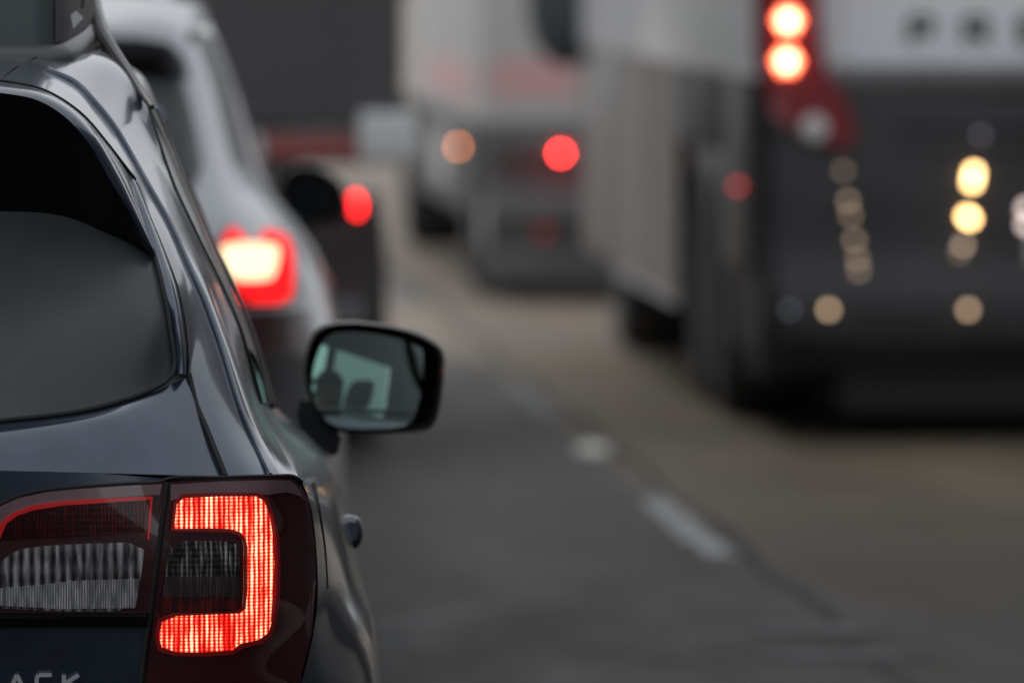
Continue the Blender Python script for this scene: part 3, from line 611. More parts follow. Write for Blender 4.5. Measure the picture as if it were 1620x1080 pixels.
# badge letters on the tailgate: only the last four stand in the picture, the word is OUTBACK
def letter(s, mb, x0, base, h, depthf, mirrory=False):
    w = h * .95; st = h * .26
    def bar(x1, y1, x2, y2, t=st):
        dx, dy = x2-x1, y2-y1; L = math.hypot(dx, dy); nx, ny = -dy/L*t/2, dx/L*t/2
        mb.poly([(x0+x1+nx, base-y1-ny), (x0+x2+nx, base-y2-ny), (x0+x2-nx, base-y2+ny), (x0+x1-nx, base-y1+ny)], depthf, 30, .004)
    S = {'O': [(0, 0, 0, 1), (0, 1, 1, 1), (1, 1, 1, 0), (1, 0, 0, 0)], 'U': [(0, 1, 0, 0), (0, 0, 1, 0), (1, 0, 1, 1)], 'T': [(0, 1, 1, 1), (.5, 1, .5, 0)],
         'B': [(0, 0, 0, 1), (0, 1, .9, 1), (.9, 1, .9, .5), (0, .5, 1, .5), (1, .5, 1, 0), (1, 0, 0, 0)], 'A': [(0, 0, .5, 1), (.5, 1, 1, 0), (.2, .3, .8, .3)],
         'C': [(1, 1, .15, 1), (.15, 1, 0, .8), (0, .8, 0, .2), (0, .2, .15, 0), (.15, 0, 1, 0)], 'K': [(0, 0, 0, 1), (.05, .45, 1, 1), (.3, .55, 1, 0)],
         'P': [(0, 0, 0, 1), (0, 1, .9, 1), (.9, 1, .9, .45), (.9, .45, 0, .45)], 'R': [(0, 0, 0, 1), (0, 1, .9, 1), (.9, 1, .9, .45), (.9, .45, 0, .45), (.4, .45, 1, 0)],
         'E': [(1, 1, 0, 1), (0, 1, 0, 0), (0, 0, 1, 0), (0, .5, .85, .5)], 'V': [(0, 1, .5, 0), (.5, 0, 1, 1)], 'S': [(1, 1, 0, 1), (0, 1, 0, .5), (0, .5, 1, .5), (1, .5, 1, 0), (1, 0, 0, 0)]}
    for a, b, c, d in S[s]: bar(a*w, b*h, c*w, d*h)
bd = MB()
for i, ch in enumerate('OUTBACK'):
    letter(ch, bd, 101 - (6-i) * 43, 1092, 25, D1(-.006))
bd.build('badge', M['badge'], wag, smooth=False)

# ---- flank: rows from the belt down, stations from the lamp forward
fl = [[(469, 754, .25), (438, 700, .6), (412, 640, .95), (424, 640, 1.6), (433, 640, 2.4)],
      [(474, 758, .24), (470, 722, .65), (460, 690, 1.05), (455, 672, 1.7), (456, 662, 2.4)],
      [(482, 772, .24), (500, 752, .68), (503, 728, 1.1), (500, 708, 1.8), (492, 692, 2.4)],
      [(491, 798, .25), (521, 788, .72), (529, 765, 1.2), (531, 750, 1.8), (528, 736, 2.4)],
      [(498, 840, .265), (536, 840, .72), (546, 825, 1.2), (545, 812, 1.8), (541, 800, 2.4)],
      [(503, 920, .27), (552, 920, .68), (570, 918, 1.15), (556, 880, 1.8), (545, 850, 2.4)],
      [(496, 1000, .25), (566, 1000, .60), (592, 1000, .9), (566, 960, 1.8), (548, 920, 2.4)],
      [(478, 1080, .20), (566, 1080, .55), (600, 1085, .78), (570, 1060, 1.8), (548, 1010, 2.4)],
      [(462, 1180, .18), (565, 1180, .52), (604, 1180, .75), (572, 1160, 1.8), (548, 1100, 2.4)],
      [(450, 1420, .2), (560, 1420, .5), (598, 1420, .75), (566, 1380, 1.8), (540, 1300, 2.4)],
      [(440, 1600, .2), (540, 1600, .5), (570, 1600, .75), (545, 1560, 1.8), (520, 1480, 2.4)]]
flw = [[p1(*p) for p in r] for r in fl]
MB().patch(flw, 130, 70).build('rear_flank', M['navy'], wag, cx=CX, mirror='copy')
# door gap on the flank
MB().tube([p1(497, 765, .45), p1(503, 800, .40), p1(512, 860, .40), p1(517, 930, .38)], .0035, 6, 30).build('door_gap', M['rubber'], wag, cx=CX, mirror='copy')
# side glass: privacy at the back, clear at the front, frame trim outside it
Dp = [(230, 165, 1.02), (247, 216, .98), (273, 291, .95), (298, 346, .92), (322, 396, .90), (350, 453, .88), (376, 513, .85), (412, 637, .87)]
Ep = [(241, 168, 2.4), (262, 210, 2.4), (289, 272, 2.4), (311, 322, 2.4), (336, 384, 2.4), (361, 434, 2.4), (389, 498, 2.4), (433, 640, 2.4)]
def lerp(a, b, t): return a + (b - a) * t
rowsA, rowsB, rowsT = [], [], []
for a, b in zip(Dp, Ep):
    A, B = p1(*a), p1(*b)
    def bul(t): v = lerp(A, B, t); v.x += .012 * math.sin(math.pi * min(t*1.0, 1)); return v
    rowsA.append([bul(0.02), bul(.15), bul(.30), bul(.44)]); rowsB.append([bul(.50), bul(.66), bul(.82), bul(1.0)])
MB().patch(rowsA, 30, 10).build('side_window', M['darkwin'], wag, cx=CX, mirror='copy')
MB().patch(rowsB, 30, 10).build('side_window', M['winglass'], wag, cx=CX, mirror='copy')
MB().tube([r[-1] + Vector((.0, -.02, 0)) for r in rowsB] + [Vector((CX+HW*.872, Y1+2.75, 1.035)), Vector((CX+HW*.87, Y1+3.05, 1.02))], .0055, 8, 60).build('window_trim', M['flange'], wag, cx=CX, mirror='copy')
MB().tube([r[0] + Vector((-.003, -.02, 0)) for r in rowsA], .006, 8, 40).build('window_seal', M['rubber'], wag, cx=CX, mirror='copy')
MB().tube([rowsB[-1][0], rowsB[-1][-1], Vector((CX+HW*.875, Y1+3.1, 1.03))], .006, 8, 30).build('belt_moulding', M['flange'], wag, cx=CX, mirror='copy')
MB().patch([[r[-1] + Vector((.001, 0, 0)), lerp(r[-1], s_[0], .5) + Vector((.002, 0, 0)), s_[0] + Vector((.001, 0, 0))] for r, s_ in zip(rowsA, rowsB)], 30, 6).build('door_pillar', M['black'], wag, cx=CX, mirror='copy')
MB().box((CX-.76, Y1+2.95, .70), (CX+.76, Y1+3.25, 1.06), .04).build('dashboard', M['seat'], wag)
# door handle
hd = [p1(533, 826, 1.35), p1(548, 822, 1.4), p1(562, 830, 1.5), p1(566, 845, 1.7), p1(560, 860, 1.9)]
hh = MB()
pv = [(532, 826), (541, 815), (557, 812), (569, 819), (575, 838), (573, 857), (563, 869), (551, 866), (543, 852)]
rings = []
for d, s in ((1.40, .55), (1.41, .9), (1.43, 1.0), (1.55, 1.0), (1.62, .7)):
    cxp = sum(p[0] for p in pv)/len(pv); cyp = sum(p[1] for p in pv)/len(pv)
    rings.append([at(cxp + (x-cxp)*s, cyp + (y-cyp)*s, Y1+d) for x, y in rnd(pv, 1)])
hh.loft(rings); hh.build('door_handle', M['navy'], wag, cx=CX, mirror='copy')
# bumper below the frame
rows = []
for z, o in ((.67, .06), (.64, -.04), (.60, -.10), (.48, -.10), (.36, -.06), (.26, .03)):
    rows.append([(CX, Y1-.03+o, z), (CX+.4, Y1-.01+o, z), (CX+.68, Y1+.07+o, z), (CX+.84, Y1+.22+o*.6, z), (CX+.90, Y1+.5, z)])
MB().patch(rows, 24, 30).build('rear_bumper', M['black'], wag, cx=CX, mirror='join')
RW = [[(CX, .90, 1.712), (.05, .90, 1.706), (.16, .92, 1.690)], [(CX, 1.4, 1.735), (.05, 1.4, 1.732), (.232, 1.4, 1.724)],
      [(CX, 2.0, 1.745), (.06, 2.0, 1.742), (.27, 2.0, 1.715)], [(CX, 2.35, 1.74), (.10, 2.35, 1.735), (.30, 2.35, 1.69)]]
car_shell(wag, CX, Y1, HW, 'navy', belt=1.03, roof=1.66, rw=.565, roofrows=[[(x, Y1+y, z) for x, y, z in r] for r in RW])
MB().patch([[p1(214, 130, 1.1), p1(222, 146, 1.05), p1(230, 163, 1.02)],
            [(.235, Y1+1.4, 1.722), (.30, Y1+1.4, 1.682), (.345, Y1+1.4, 1.628)],
            [(.275, Y1+2.0, 1.712), (.335, Y1+2.0, 1.675), (.362, Y1+2.0, 1.618)],
            [(.30, Y1+2.4, 1.69), (.34, Y1+2.4, 1.655), p1(241, 168, 2.4)]], 20, 10).build('cant_rail', M['navy'], wag, cx=CX, mirror='copy')
for sx in (-.36, .38): seat_at(wag, CX+sx, Y1+2.05, .52)
MB().patch([[(CX, Y1+.6, 1.60), (CX+.5, Y1+.7, 1.56)], [(CX, Y1+2.3, 1.61), (CX+.5, Y1+2.3, 1.57)]], 6, 6).build('headliner', M['headl'], wag, cx=CX, mirror='join')
MB().disc((CX-.36, Y1+2.78, 1.0), (0, -1, .35), [(.18, -.012), (.19, 0), (.18, .012), (.165, 0.01), (.165, -.01)], 32).build('steering_wheel', M['black'], wag)

# ---- door mirrors
GS, GT, GR = .385, .112, 1.3      # glass: turn towards the cabin, lean, radius in metres
def mirror_parts(root, P, hous, glas, Yh, cx, paint, slant, glassmat, stalk):
    cxp = sum(p[0] for p in hous)/len(hous); cyp = sum(p[1] for p in hous)/len(hous)
    def D(x, off): return Yh + off - slant * (x - cxp) / F * Yh
    def DG(x, y):      # convex glass, leaning back a little
        u, v = (x - cxp) / F * Yh, (y - cyp) / F * Yh
        return Yh + .004 - GS * u - GT * v + (u*u*1.1 + v*v) / (2 * GR)
    H = rnd(hous, 2 if len(hous) < 12 else 1); G = rnd(glas, 2)
    rings = []
    for s, o in ((.93, .004), (.965, -.004), (1.0, .003), (1.015, .025), (1.01, .06), (.96, .10), (.84, .135), (.62, .155), (.3, .165)):
        rings.append([at(cxp + (x-cxp)*s, cyp + (y-cyp)*s, D(x, o)) for x, y in H])
    mb = MB().loft(rings[1:], cap=False)
    n = len(H); o0 = len(mb.v)
    mb.add(rings[-1], [tuple(range(n))])
    mb.add(rings[1] + [at(cxp + (x-cxp)*.90, cyp + (y-cyp)*.90, D(x, .03)) for x, y in H], [(i, (i+1) % n, n + (i+1) % n, n + i) for i in range(n)])
    h = mb.build('door_mirror', M[paint], root, cx=cx, mirror='copy')
    for side, par in ((1, h[0]), (-1, h[1])):
        g = MB().poly(G, DG, 6, .004)
        t = MB().loft([[at(a, b, D(a, o)) for a, b in stalk] for o in (.02, .10)])
        for mb2, nm, mt in ((g, 'mirror_glass', glassmat), (t, 'mirror_stalk', 'black')):
            if side < 0: mb2.v = [(2*cx - x, y, z) for x, y, z in mb2.v]; mb2.f = [f[::-1] for f in mb2.f]
            mb2.build(nm, M[mt], par)
    return h
hous = [(480, 600), (483, 550), (500, 517), (545, 506), (610, 513), (660, 525), (692, 543), (702, 560), (701, 595), (695, 645), (684, 676), (660, 682), (610, 685), (535, 684), (505, 668)]
glas = [(494, 590), (502, 558), (518, 526), (565, 524), (615, 531), (666, 547), (671, 562), (667, 615), (659, 652), (646, 675), (587, 679), (528, 676), (508, 655), (494, 630)]
mir = mirror_parts(wag, None, hous, glas, Y1+2.9, CX, 'black', .50, 'mirror', rnd([(478, 620), (540, 680), (533, 728), (500, 706), (466, 668)], 1))

for par, sg in ((mir[0], 1), (mir[1], -1)):
    mb = MB().poly(rnd([(696, 580), (701, 579), (703, 593), (699, 595)], 1), lambda x, y: Y1 + 2.80, 4, .02)
    if sg < 0: mb.v = [(2*CX - x, y, z) for x, y, z in mb.v]; mb.f = [f[::-1] for f in mb.f]
    mb.build('indicator_glint', M['coachred'], par)  # red glint on the mirror's outer edge, painted as a red tab

# ---- the driver, seen only through the side mirror
def skinned(name, joints, edges, rad, m, parent=None, sub=2, root=0):
    me = bpy.data.meshes.new(name); off = Vector(parent.location) if parent else Vector()
    me.from_pydata([tuple(Vector(j) - off) for j in joints], edges, []); o = bpy.data.objects.new(name, me); COL.objects.link(o); o.parent = parent
    sk = o.modifiers.new('skin', 'SKIN'); sk.use_smooth_shade = True
    for i, r in enumerate(rad):
        me.skin_vertices[0].data[i].radius = (r, r) if not hasattr(r, '__len__') else r
        me.skin_vertices[0].data[i].use_root = (i == root)
    ss = o.modifiers.new('sub', 'SUBSURF'); ss.levels = sub; ss.render_levels = sub
    me.materials.append(m); return o
dx, dy, dz = CX-.36, Y1+1.98, .52
J = [(0, -.12, .10), (0, -.17, .30), (0, -.20, .46), (0, -.19, .56), (0, -.17, .63), (0, -.15, .72), (0, -.15, .80),
     (-.18, -.18, .48), (-.25, .02, .30), (-.16, .42, .46), (-.15, .56, .52), (.18, -.18, .48), (.25, .02, .30), (.16, .42, .46), (.15, .56, .52),
     (-.10, .0, .06), (-.14, .42, .14), (-.14, .72, -.18), (-.14, .84, -.20), (.10, .0, .06), (.14, .42, .14), (.14, .72, -.18), (.14, .84, -.20)]
E = [(0, 1), (1, 2), (2, 3), (3, 4), (4, 5), (5, 6), (2, 7), (7, 8), (8, 9), (9, 10), (2, 11), (11, 12), (12, 13), (13, 14), (0, 15), (15, 16), (16, 17), (17, 18), (0, 19), (19, 20), (20, 21), (21, 22)]
Rr = [(.15, .11), (.14, .10), (.13, .09), .055, .06, (.085, .10), (.07, .08), .065, .05, .036, .035, .065, .05, .036, .035, .08, .065, .05, .04, .08, .065, .05, .04]
per = thing('person', 'driver in a dark jacket and cap sitting at the wheel of the nearest wagon', 'person', (dx, dy, 0))
skinned('body', [(dx+a, dy+b, dz+c) for a, b, c in J], E, Rr, M['shirt'], per)
hc = Vector((dx, dy-.14, dz+.74))
hb = MB()
rg = []
for t, w, d in ((-.12, .035, .045), (-.10, .055, .07), (-.05, .07, .09), (0, .077, .098), (.05, .076, .098), (.09, .06, .08), (.115, .03, .04)):
    rg.append([hc + Vector((w*math.cos(a), d*math.sin(a) + (.012 if t < -.03 and math.sin(a) > .6 else 0), t)) for a in [2*math.pi*i/20 for i in range(20)]])
hb.loft(rg)
hb.tube([hc + Vector((0, .095, .01)), hc + Vector((0, .118, -.03)), hc + Vector((0, .10, -.045))], [.008, .014, .01])
for s in (-1, 1): hb.disc(hc + Vector((s*.076, 0, -.01)), (s, 0, 0), [(.02, 0), (.03, .008), (.012, .014)], 12)
hb.build('head', M['skin'], per)
cp = MB().loft([[hc + Vector((w*math.cos(a), d*math.sin(a), t)) for a in [2*math.pi*i/20 for i in range(20)]] for t, w, d in ((.03, .083, .104), (.07, .08, .10), (.11, .055, .07), (.13, .02, .03))])
cp.box(hc + Vector((-.06, .08, .03)), hc + Vector((.06, .18, .045)), .006); cp.build('cap', M['hair'], per)
for s in (-1, 1):
    hw_ = Vector((dx + s*.15, dy+.56, dz+.52))
    for k in range(4):
        a0 = hw_ + Vector((s*(.02 - .014*k), .03, .01)); MB().tube([hw_ + Vector((s*.01, .0, 0)), a0 + Vector((0, .03, .03)), a0 + Vector((0, .05, .005)), a0 + Vector((0, .03, -.02))], [.012, .009, .008, .007], 6, 8).build('finger', M['skin'], per)
    MB().tube([hw_, hw_ + Vector((-s*.03, .02, .02)), hw_ + Vector((-s*.035, .05, .03))], [.014, .010, .009], 6, 6).build('thumb', M['skin'], per)

# ---- grey box on the wagon's roof
rbx = thing('roof_box', 'grey cargo box with a flanged base clamped on the nearest wagon roof', 'roof box', (CX, Y1+1.0, 1.7))
plan = [(CX, .945), (.0, .945), (.13, .947), (.165, .955), (.178, .985), (.196, 1.12), (.222, 1.4), (.240, 1.8), (.250, 2.4), (.245, 3.0), (.20, 3.25), (.05, 3.36), (CX, 3.38)]
def ring(off, zf, inset=0):
    r = []
    for x, y in plan:
        r.append((x + (off if x > CX else 0) * (1 if x > .1 else .0) , Y1 + y - (off if y < 1.0 else (-off if y > 3.2 else 0)), zf(y)))
    L_ = [(2*CX - x, y, z) for x, y, z in r[-2:0:-1]]
    return r + L_
zb = lambda y: 1.740 + .030 * min(max((y - .95) / .7, 0), 1) ** .8 - .04 * max(0, y - 2.4)
def shape(pl, n=90):
    P = crm(np.array(pl), n); return P
def bring(off, dz, ins=0):
    base = ring(off, lambda y: zb(y) + dz)
    return base
bx = MB().loft([bring(0, .0), bring(.0, .20), bring(-.006, .28), bring(-.03, .33), bring(-.08, .355)])
bx.build('shell', M['boxgrey'], rbx, sharp=60)
fl_ = MB().loft([bring(.018, -.034), bring(.022, -.026), bring(.016, -.006), bring(.004, .002), bring(.0, .003)], cap=False); fl_.build('base_flange', M['flange'], rbx, sharp=60)
MB().grid([[Vector(p) + Vector((.0035, -.001, 0)) for p in (Vector((x, Y1+y, zb(y)+dz)) for x, y in plan[3:9])] for dz in (.006, .1, .2)]).build('side_panel', M['boxside'], rbx, cx=CX, mirror='copy')
MB().poly([(112, 24), (121, 17), (132, 29), (116, 46)], lambda x, y: Y1 + 1.06 - .015, 6, .01).build('latch', M['chrome'], rbx, cx=CX, mirror='copy')
MB().tube([p1(129, -30, 1.12), p1(131, 4, 1.12), p1(130, 14, 1.12)], .003).build('latch_pin', M['chrome'], rbx, cx=CX, mirror='copy')

# ================================================================== CAR 2 : pale silver SUV
Y2 = 26.4; C2 = 0.0; H2 = .955
def p2(x, y, d): return at(x, y, Y2 + d)
suv = thing('silver_suv', 'pale silver sport utility vehicle ahead of the dark wagon, brake lamp glowing white', 'car', (C2, Y2, 0))
def R2(r):
    r = [p2(*p) for p in r]; r[0].x = C2; return r
g2 = [[(-72, -12, .6), (120, -12, .6), (220, -8, .62), (270, 0, .66), (300, 2, .8), (318, -8, 2.3)],
      [(-72, 45, .3), (120, 45, .3), (220, 48, .33), (285, 58, .4), (325, 62, .7), (346, 58, 2.3)],
      [(-72, 125, .28), (120, 125, .28), (220, 126, .3), (303, 130, .38), (348, 132, .65), (374, 130, 2.3)],
      [(-72, 205, .21), (120, 205, .21), (220, 205, .23), (318, 205, .31), (368, 210, .6), (400, 208, 2.3)],
      [(-72, 290, .10), (120, 290, .10), (240, 290, .13), (333, 290, .2), (392, 290, .5), (424, 286, 2.3)],
      [(-72, 350, .03), (120, 350, .03), (240, 350, .05), (348, 350, .12), (430, 352, .4), (464, 350, 2.3)],
      [(-72, 420, -.02), (120, 420, -.02), (240, 420, 0), (352, 420, .06), (460, 420, .28), (494, 420, 2.0)],
      [(-72, 490, 0), (120, 490, 0), (240, 490, .02), (360, 490, .07), (475, 490, .28), (514, 500, 1.6)],
      [(-72, 620, .02), (120, 620, .02), (240, 620, .04), (370, 620, .1), (485, 620, .28), (528, 620, 1.0)],
      [(-72, 800, -.02), (120, 800, -.02), (240, 800, 0), (380, 800, .06), (488, 800, .28), (534, 800, .9)],
      [(-72, 950, .05), (120, 950, .05), (240, 950, .07), (380, 950, .12), (480, 950, .3), (525, 950, .9)]]
MB().patch([R2(r) for r in g2], 60, 50).build('body', M['silver'], suv, cx=C2, mirror='join')
f2 = tps([p for r in g2 for p in r[:5]])
D2 = lambda o: (lambda x, y: Y2 + f2(x, y) + o)
x2c = -72
def part2(name, m, poly, off, parent=suv, step=14, thick=.01, mirror='join'):
    mb = MB().poly(poly, D2(off), step, thick)
    return mb.build(name, M[m], parent, cx=C2, mirror=mirror)
part2('rear_window', 'rearglass', [(-72, 118), (220, 118), (290, 124), (308, 190), (322, 262), (312, 286), (240, 292), (-72, 292)], -.012)
part2('spoiler', 'spoilr', [(-72, 56), (220, 60), (268, 68), (292, 92), (300, 126), (220, 122), (-72, 122)], -.03)
M['glow2'] = emitter('lit_brake_lamp_core', (1, .84, .52), 1.7)
M['glow2r'] = emitter('lit_brake_lamp_rim', (1, .012, .015), 1.5)
MB().patch([R2([(x, y, d - .02) for x, y, d in r]) for r in ([(-72, 560, .02), (120, 560, .02), (240, 560, .04), (368, 560, .09), (482, 560, .28), (530, 575, 1.0)], g2[8], g2[9], g2[10])], 20, 40).build('cladding', M['black'], suv, cx=C2, mirror='join')
lh = part2('tail_lamp', 'redcase', rnd([(335, 356), (440, 358), (470, 372), (482, 430), (472, 484), (370, 486)], 1), -.02, mirror='copy')
def lamp2(name, m, poly, off, th=.006):
    for par, sgn in ((lh[0], 1), (lh[1], -1)):
        mb = MB().poly(poly, D2(off), 12, th)
        if sgn < 0: mb.v = [(2*C2 - x, y, z) for x, y, z in mb.v]; mb.f = [f[::-1] for f in mb.f]
        mb.build(name, M[m], par)
lamp2('lamp_rim', 'glow2r', rnd([(340, 360), (435, 363), (462, 378), (466, 440), (460, 480), (378, 480)], 1), -.03)
lamp2('lamp_core', 'glow2', rnd([(346, 384), (436, 384), (443, 394), (436, 430), (426, 443), (367, 443), (354, 420)], 1), -.04)
part2('lower_tailgate', 'redcase', [(-72, 500), (240, 500), (365, 494), (492, 488), (506, 560), (504, 680), (380, 700), (-72, 700)], -.012)  # dark red patch: shade and lamplight on the silver body put into colour
part2('rear_bumper', 'black', [(-72, 706), (380, 706), (492, 690), (496, 930), (380, 940), (-72, 940)], -.04)
car_shell(suv, C2, Y2, H2, 'silver', belt=1.13, roof=1.70, rw=.67, L=4.75, wr=.36, y_rail=2.3)
MB().tube([p2(265, -8, .75), p2(262, 0, .8), p2(255, -10, 1.0), p2(235, -30, 2.4)], .02, 8, 20).build('roof_rail', M['chrome'], suv, cx=C2, mirror='copy')
mirror_parts(suv, None, [(440, 305), (446, 275), (465, 260), (505, 262), (540, 285), (550, 310), (546, 346), (525, 354), (480, 352), (452, 335)],
             [(448, 305), (453, 280), (470, 268), (502, 270), (534, 290), (542, 312), (538, 340), (520, 346), (482, 344), (458, 330)], Y2+2.9, C2, 'black', .3, 'pvglass', [(440, 320), (500, 350), (490, 380), (450, 360)])
MB().tube([p2(496, 438, 1.5), p2(508, 440, 1.55), p2(514, 452, 1.7)], .02).build('door_handle', M['redguide'], suv, cx=C2, mirror='copy')  # red reflection on the handle painted as faintly glowing colour

# ================================================================== lamps helper
def blob(name, m, c, r, parent, ax=(0, -1, 0)):
    return MB().disc(c, ax, [(r, -.01), (r, 0), (r*.8, r*.3), (r*.3, r*.45)], 16).build(name, m if not isinstance(m, str) else M[m], parent)
def ruby(s, col=(1, .03, .03)): return emitter('lit_lamp_or_reflector', col, s)

# ================================================================== TRAILER ahead in our lane
YT = 38.0
trl = thing('delivery_truck', 'dark grey box truck seen from behind ahead of the silver vehicle', 'truck', (.39, YT, 0))
XL, XR = -.86, 1.64
MB().box((XL, YT, 1.19), (XR, YT+4.6, 2.75), .03).build('cargo_box', M['trailer'], trl)
for x in (XL+.62, XR-.62): pass
MB().box((.385, YT-.012, 1.25), (.395, YT+.01, 2.7)).build('door_gap', M['rubber'], trl)
MB().box((XL+.02, YT-.02, 1.06), (XR-.02, YT+.2, 1.185), .01).build('sill', M['boxside'], trl)
MB().box((1.13, YT-.035, 1.085), (1.475, YT-.022, 1.165)).build('tape', M['tapered'], trl)
MB().box((.98, YT-.035, 1.085), (1.125, YT-.022, 1.165)).build('tape', M['tapewhite'], trl)
MB().box((-.5, YT-.035, 1.085), (.97, YT-.022, 1.165)).build('tape', M['tapered'], trl)
MB().box((1.48, YT-.06, 1.07), (1.69, YT+.05, 1.25), .015).build('corner_bracket', M['tapewhite'], trl)
MB().box((-.5, YT+.05, .9), (-.38, YT+5, 1.07), .01).build('chassis_rail', M['black'], trl); MB().box((1.16, YT+.05, .95), (1.26, YT+5, 1.07), .01).build('chassis_rail', M['black'], trl)
MB().box((XL+.1, YT-.02, .46), (1.5, YT+.06, .56), .01).build('underride_bar', M['boxside'], trl)
for x in (-.3, 1.1): MB().box((x, YT-.01, .55), (x+.07, YT+.05, 1.07), .005).build('bar_bracket', M['boxside'], trl)
for a, b in ((1.255, 1.56), (-.78, -.48)):
    MB().patch([[(a, YT+.02, .86), (b, YT+.02, .86)], [(a, YT+.035, .5), (b, YT+.03, .5)], [(a+.005, YT+.0, .10), (b, YT-.01, .10)]], 8, 4).build('mud_flap', M['maroon'], trl)
for sx, xx in ((1, 1.62), (-1, -.84)):
    for yy, ww in ((YT+1.2, .5), (YT+5.6, .28)):
        wheel(trl, xx, yy, .44, ww, sx, 'hub')
MB().box((1.30, YT+.02, .865), (1.56, YT+.10, .95), .01).build('lamp_bar', M['black'], trl)
for z, xo in ((.885, 1.475), (.91, 1.48), (.935, 1.47)):
    blob('tail_lamp', ruby(15, (1, .016, .016)), (xo, YT-.0, z), .011, trl)
MB().box((XL+.25, YT+4.8, .55), (XR-.25, YT+6.3, 2.15), .15).build('cab', M['trailer'], trl)
MB().box((XL+.3, YT+6.1, .5), (XR-.3, YT+7.2, 1.25), .12).build('bonnet', M['trailer'], trl)
MB().box((XL+.28, YT+4.9, 1.45), (XR-.28, YT+6.36, 1.95), .06).build('cab_window', M['pvglass'], trl)

# ================================================================== BOX TRUCK in the next lane
YB = 53.0; XB = 2.68
btk = thing('box_truck', 'grimy white box truck with a faded pink graphic in the next lane', 'truck', (XB+1.2, YB, 0))
MB().box((XB, YB, .90), (XB+2.4, YB+8.0, 2.75), .03).build('cargo_box', M['boxwhite'], btk)
MB().box((XB-.012, YB+.6, 1.02), (XB-.004, YB+5.6, 1.20)).build('pink_graphic', M['pink'], btk)
MB().box((XB+.06, YB-.010, 1.05), (XB+.5, YB-.003, 1.24)).build('pink_graphic', M['pink'], btk)
MB().box((XB+.02, YB+.1, .10), (XB+.9, YB+.2, .90), .01).build('mud_flap', M['grime'], btk)
MB().box((XB+.05, YB-.05, .76), (XB+2.3, YB+.1, .89), .01).build('rear_sill', M['grime'], btk)
MB().box((XB+.05, YB-.05, .42), (XB+2.3, YB+.05, .56), .01).build('rear_bumper', M['grime'], btk)
MB().box((XB+.05, YB+.3, .38), (XB+2.3, YB+8.0, .89), .02).build('side_skirt', M['grime'], btk)
MB().box((XB+.02, YB+4.2, .50), (XB+.06, YB+5.4, .78), .01).build('toolbox', M['boxwhite'], btk)
MB().box((XB+.015, YB+.05, .28), (XB+.05, YB+.16, .5), .005).build('reflector', M['boxwhite'], btk)
for yy in (YB+1.4, YB+9.2):
    for sx, xx in ((-1, XB+.02), (1, XB+2.38)): wheel(btk, xx, yy, .48, .4, sx, 'hub')
MB().box((XB+.12, YB+8.2, .75), (XB+2.28, YB+10.1, 2.5), .2).build('cab', M['boxwhite'], btk)
MB().box((XB+.10, YB+8.7, 1.6), (XB+2.30, YB+9.6, 2.3), .05).build('cab_window', M['pvglass'], btk)
c = at(730, 232, 54.6); blob('marker_or_glint', emitter('lit_amber_marker', (1, .30, .10), 15), (c.x-.02, 54.6, c.z), .012, btk, (-.5, -1, 0))
c = at(887, 243, 52.95); blob('tail_lamp', emitter('lit_tail_lamp', (1, .030, .028), 66), (c.x, 52.93, c.z), .0145, btk)
c = at(860, 367, 52.95); blob('reflector', ruby(.25), (c.x, 52.93, c.z), .03, btk)  # reflector made to glow, standing for light it throws back
c = at(822, 245, 52.95); blob('reflector', ruby(.12), (c.x, 52.93, c.z), .02, btk)  # second reflector, its returned light also painted as emission

# ================================================================== COACH in the next lane
YC = 38.8; X0 = 2.98; X1 = 5.58; LC = 10.6
coa = thing('coach', 'large white and black touring coach on the right with bright red tail lamps', 'coach', ((X0+X1)/2, YC, 0))
def csec(y, ins=0, z0=.30, z1=3.5):   # outline of one cross section
    a, b = X0+ins, X1-ins; r = .12
    pts = []
    for (cx_, cz_, a0) in ((b-r, z1-r, 0), (a+r, z1-r, 90), (a+.05, z0+.05, 180), (b-.05, z0+.05, 270)):
        rr = r if cz_ > 1 else .05
        for k_ in range(6):
            an = math.radians(a0 + 18*k_); pts.append((cx_ + rr*math.cos(an), y, cz_ + rr*math.sin(an)))
    return pts
def cband(name, z0, z1, m, ins=0, y0=YC, y1=YC+LC, rad=.14):
    """a wall band running round the coach with rounded corners"""
    a, b = X0+ins, X1-ins; A = [];
    for (cx_, cy_, a0) in ((a+rad, y0+rad+ins, 180), (b-rad, y0+rad+ins, 270), (b-rad, y1-rad-ins, 0), (a+rad, y1-rad-ins, 90)):
        for k_ in range(8):
            an = math.radians(a0 + 90*k_/7); A.append((cx_ + rad*math.cos(an), cy_ + rad*math.sin(an)))
    n = len(A)
    return MB().loft([[(x, y, z0) for x, y in A], [(x, y, z1) for x, y in A]]).build(name, M[m], coa, sharp=50)
cband('upper_body', 2.75, 3.55, 'white')
cband('window_band', 1.72, 2.75, 'pvglass', .012)
cband('waist_panel', 1.36, 1.72, 'white')
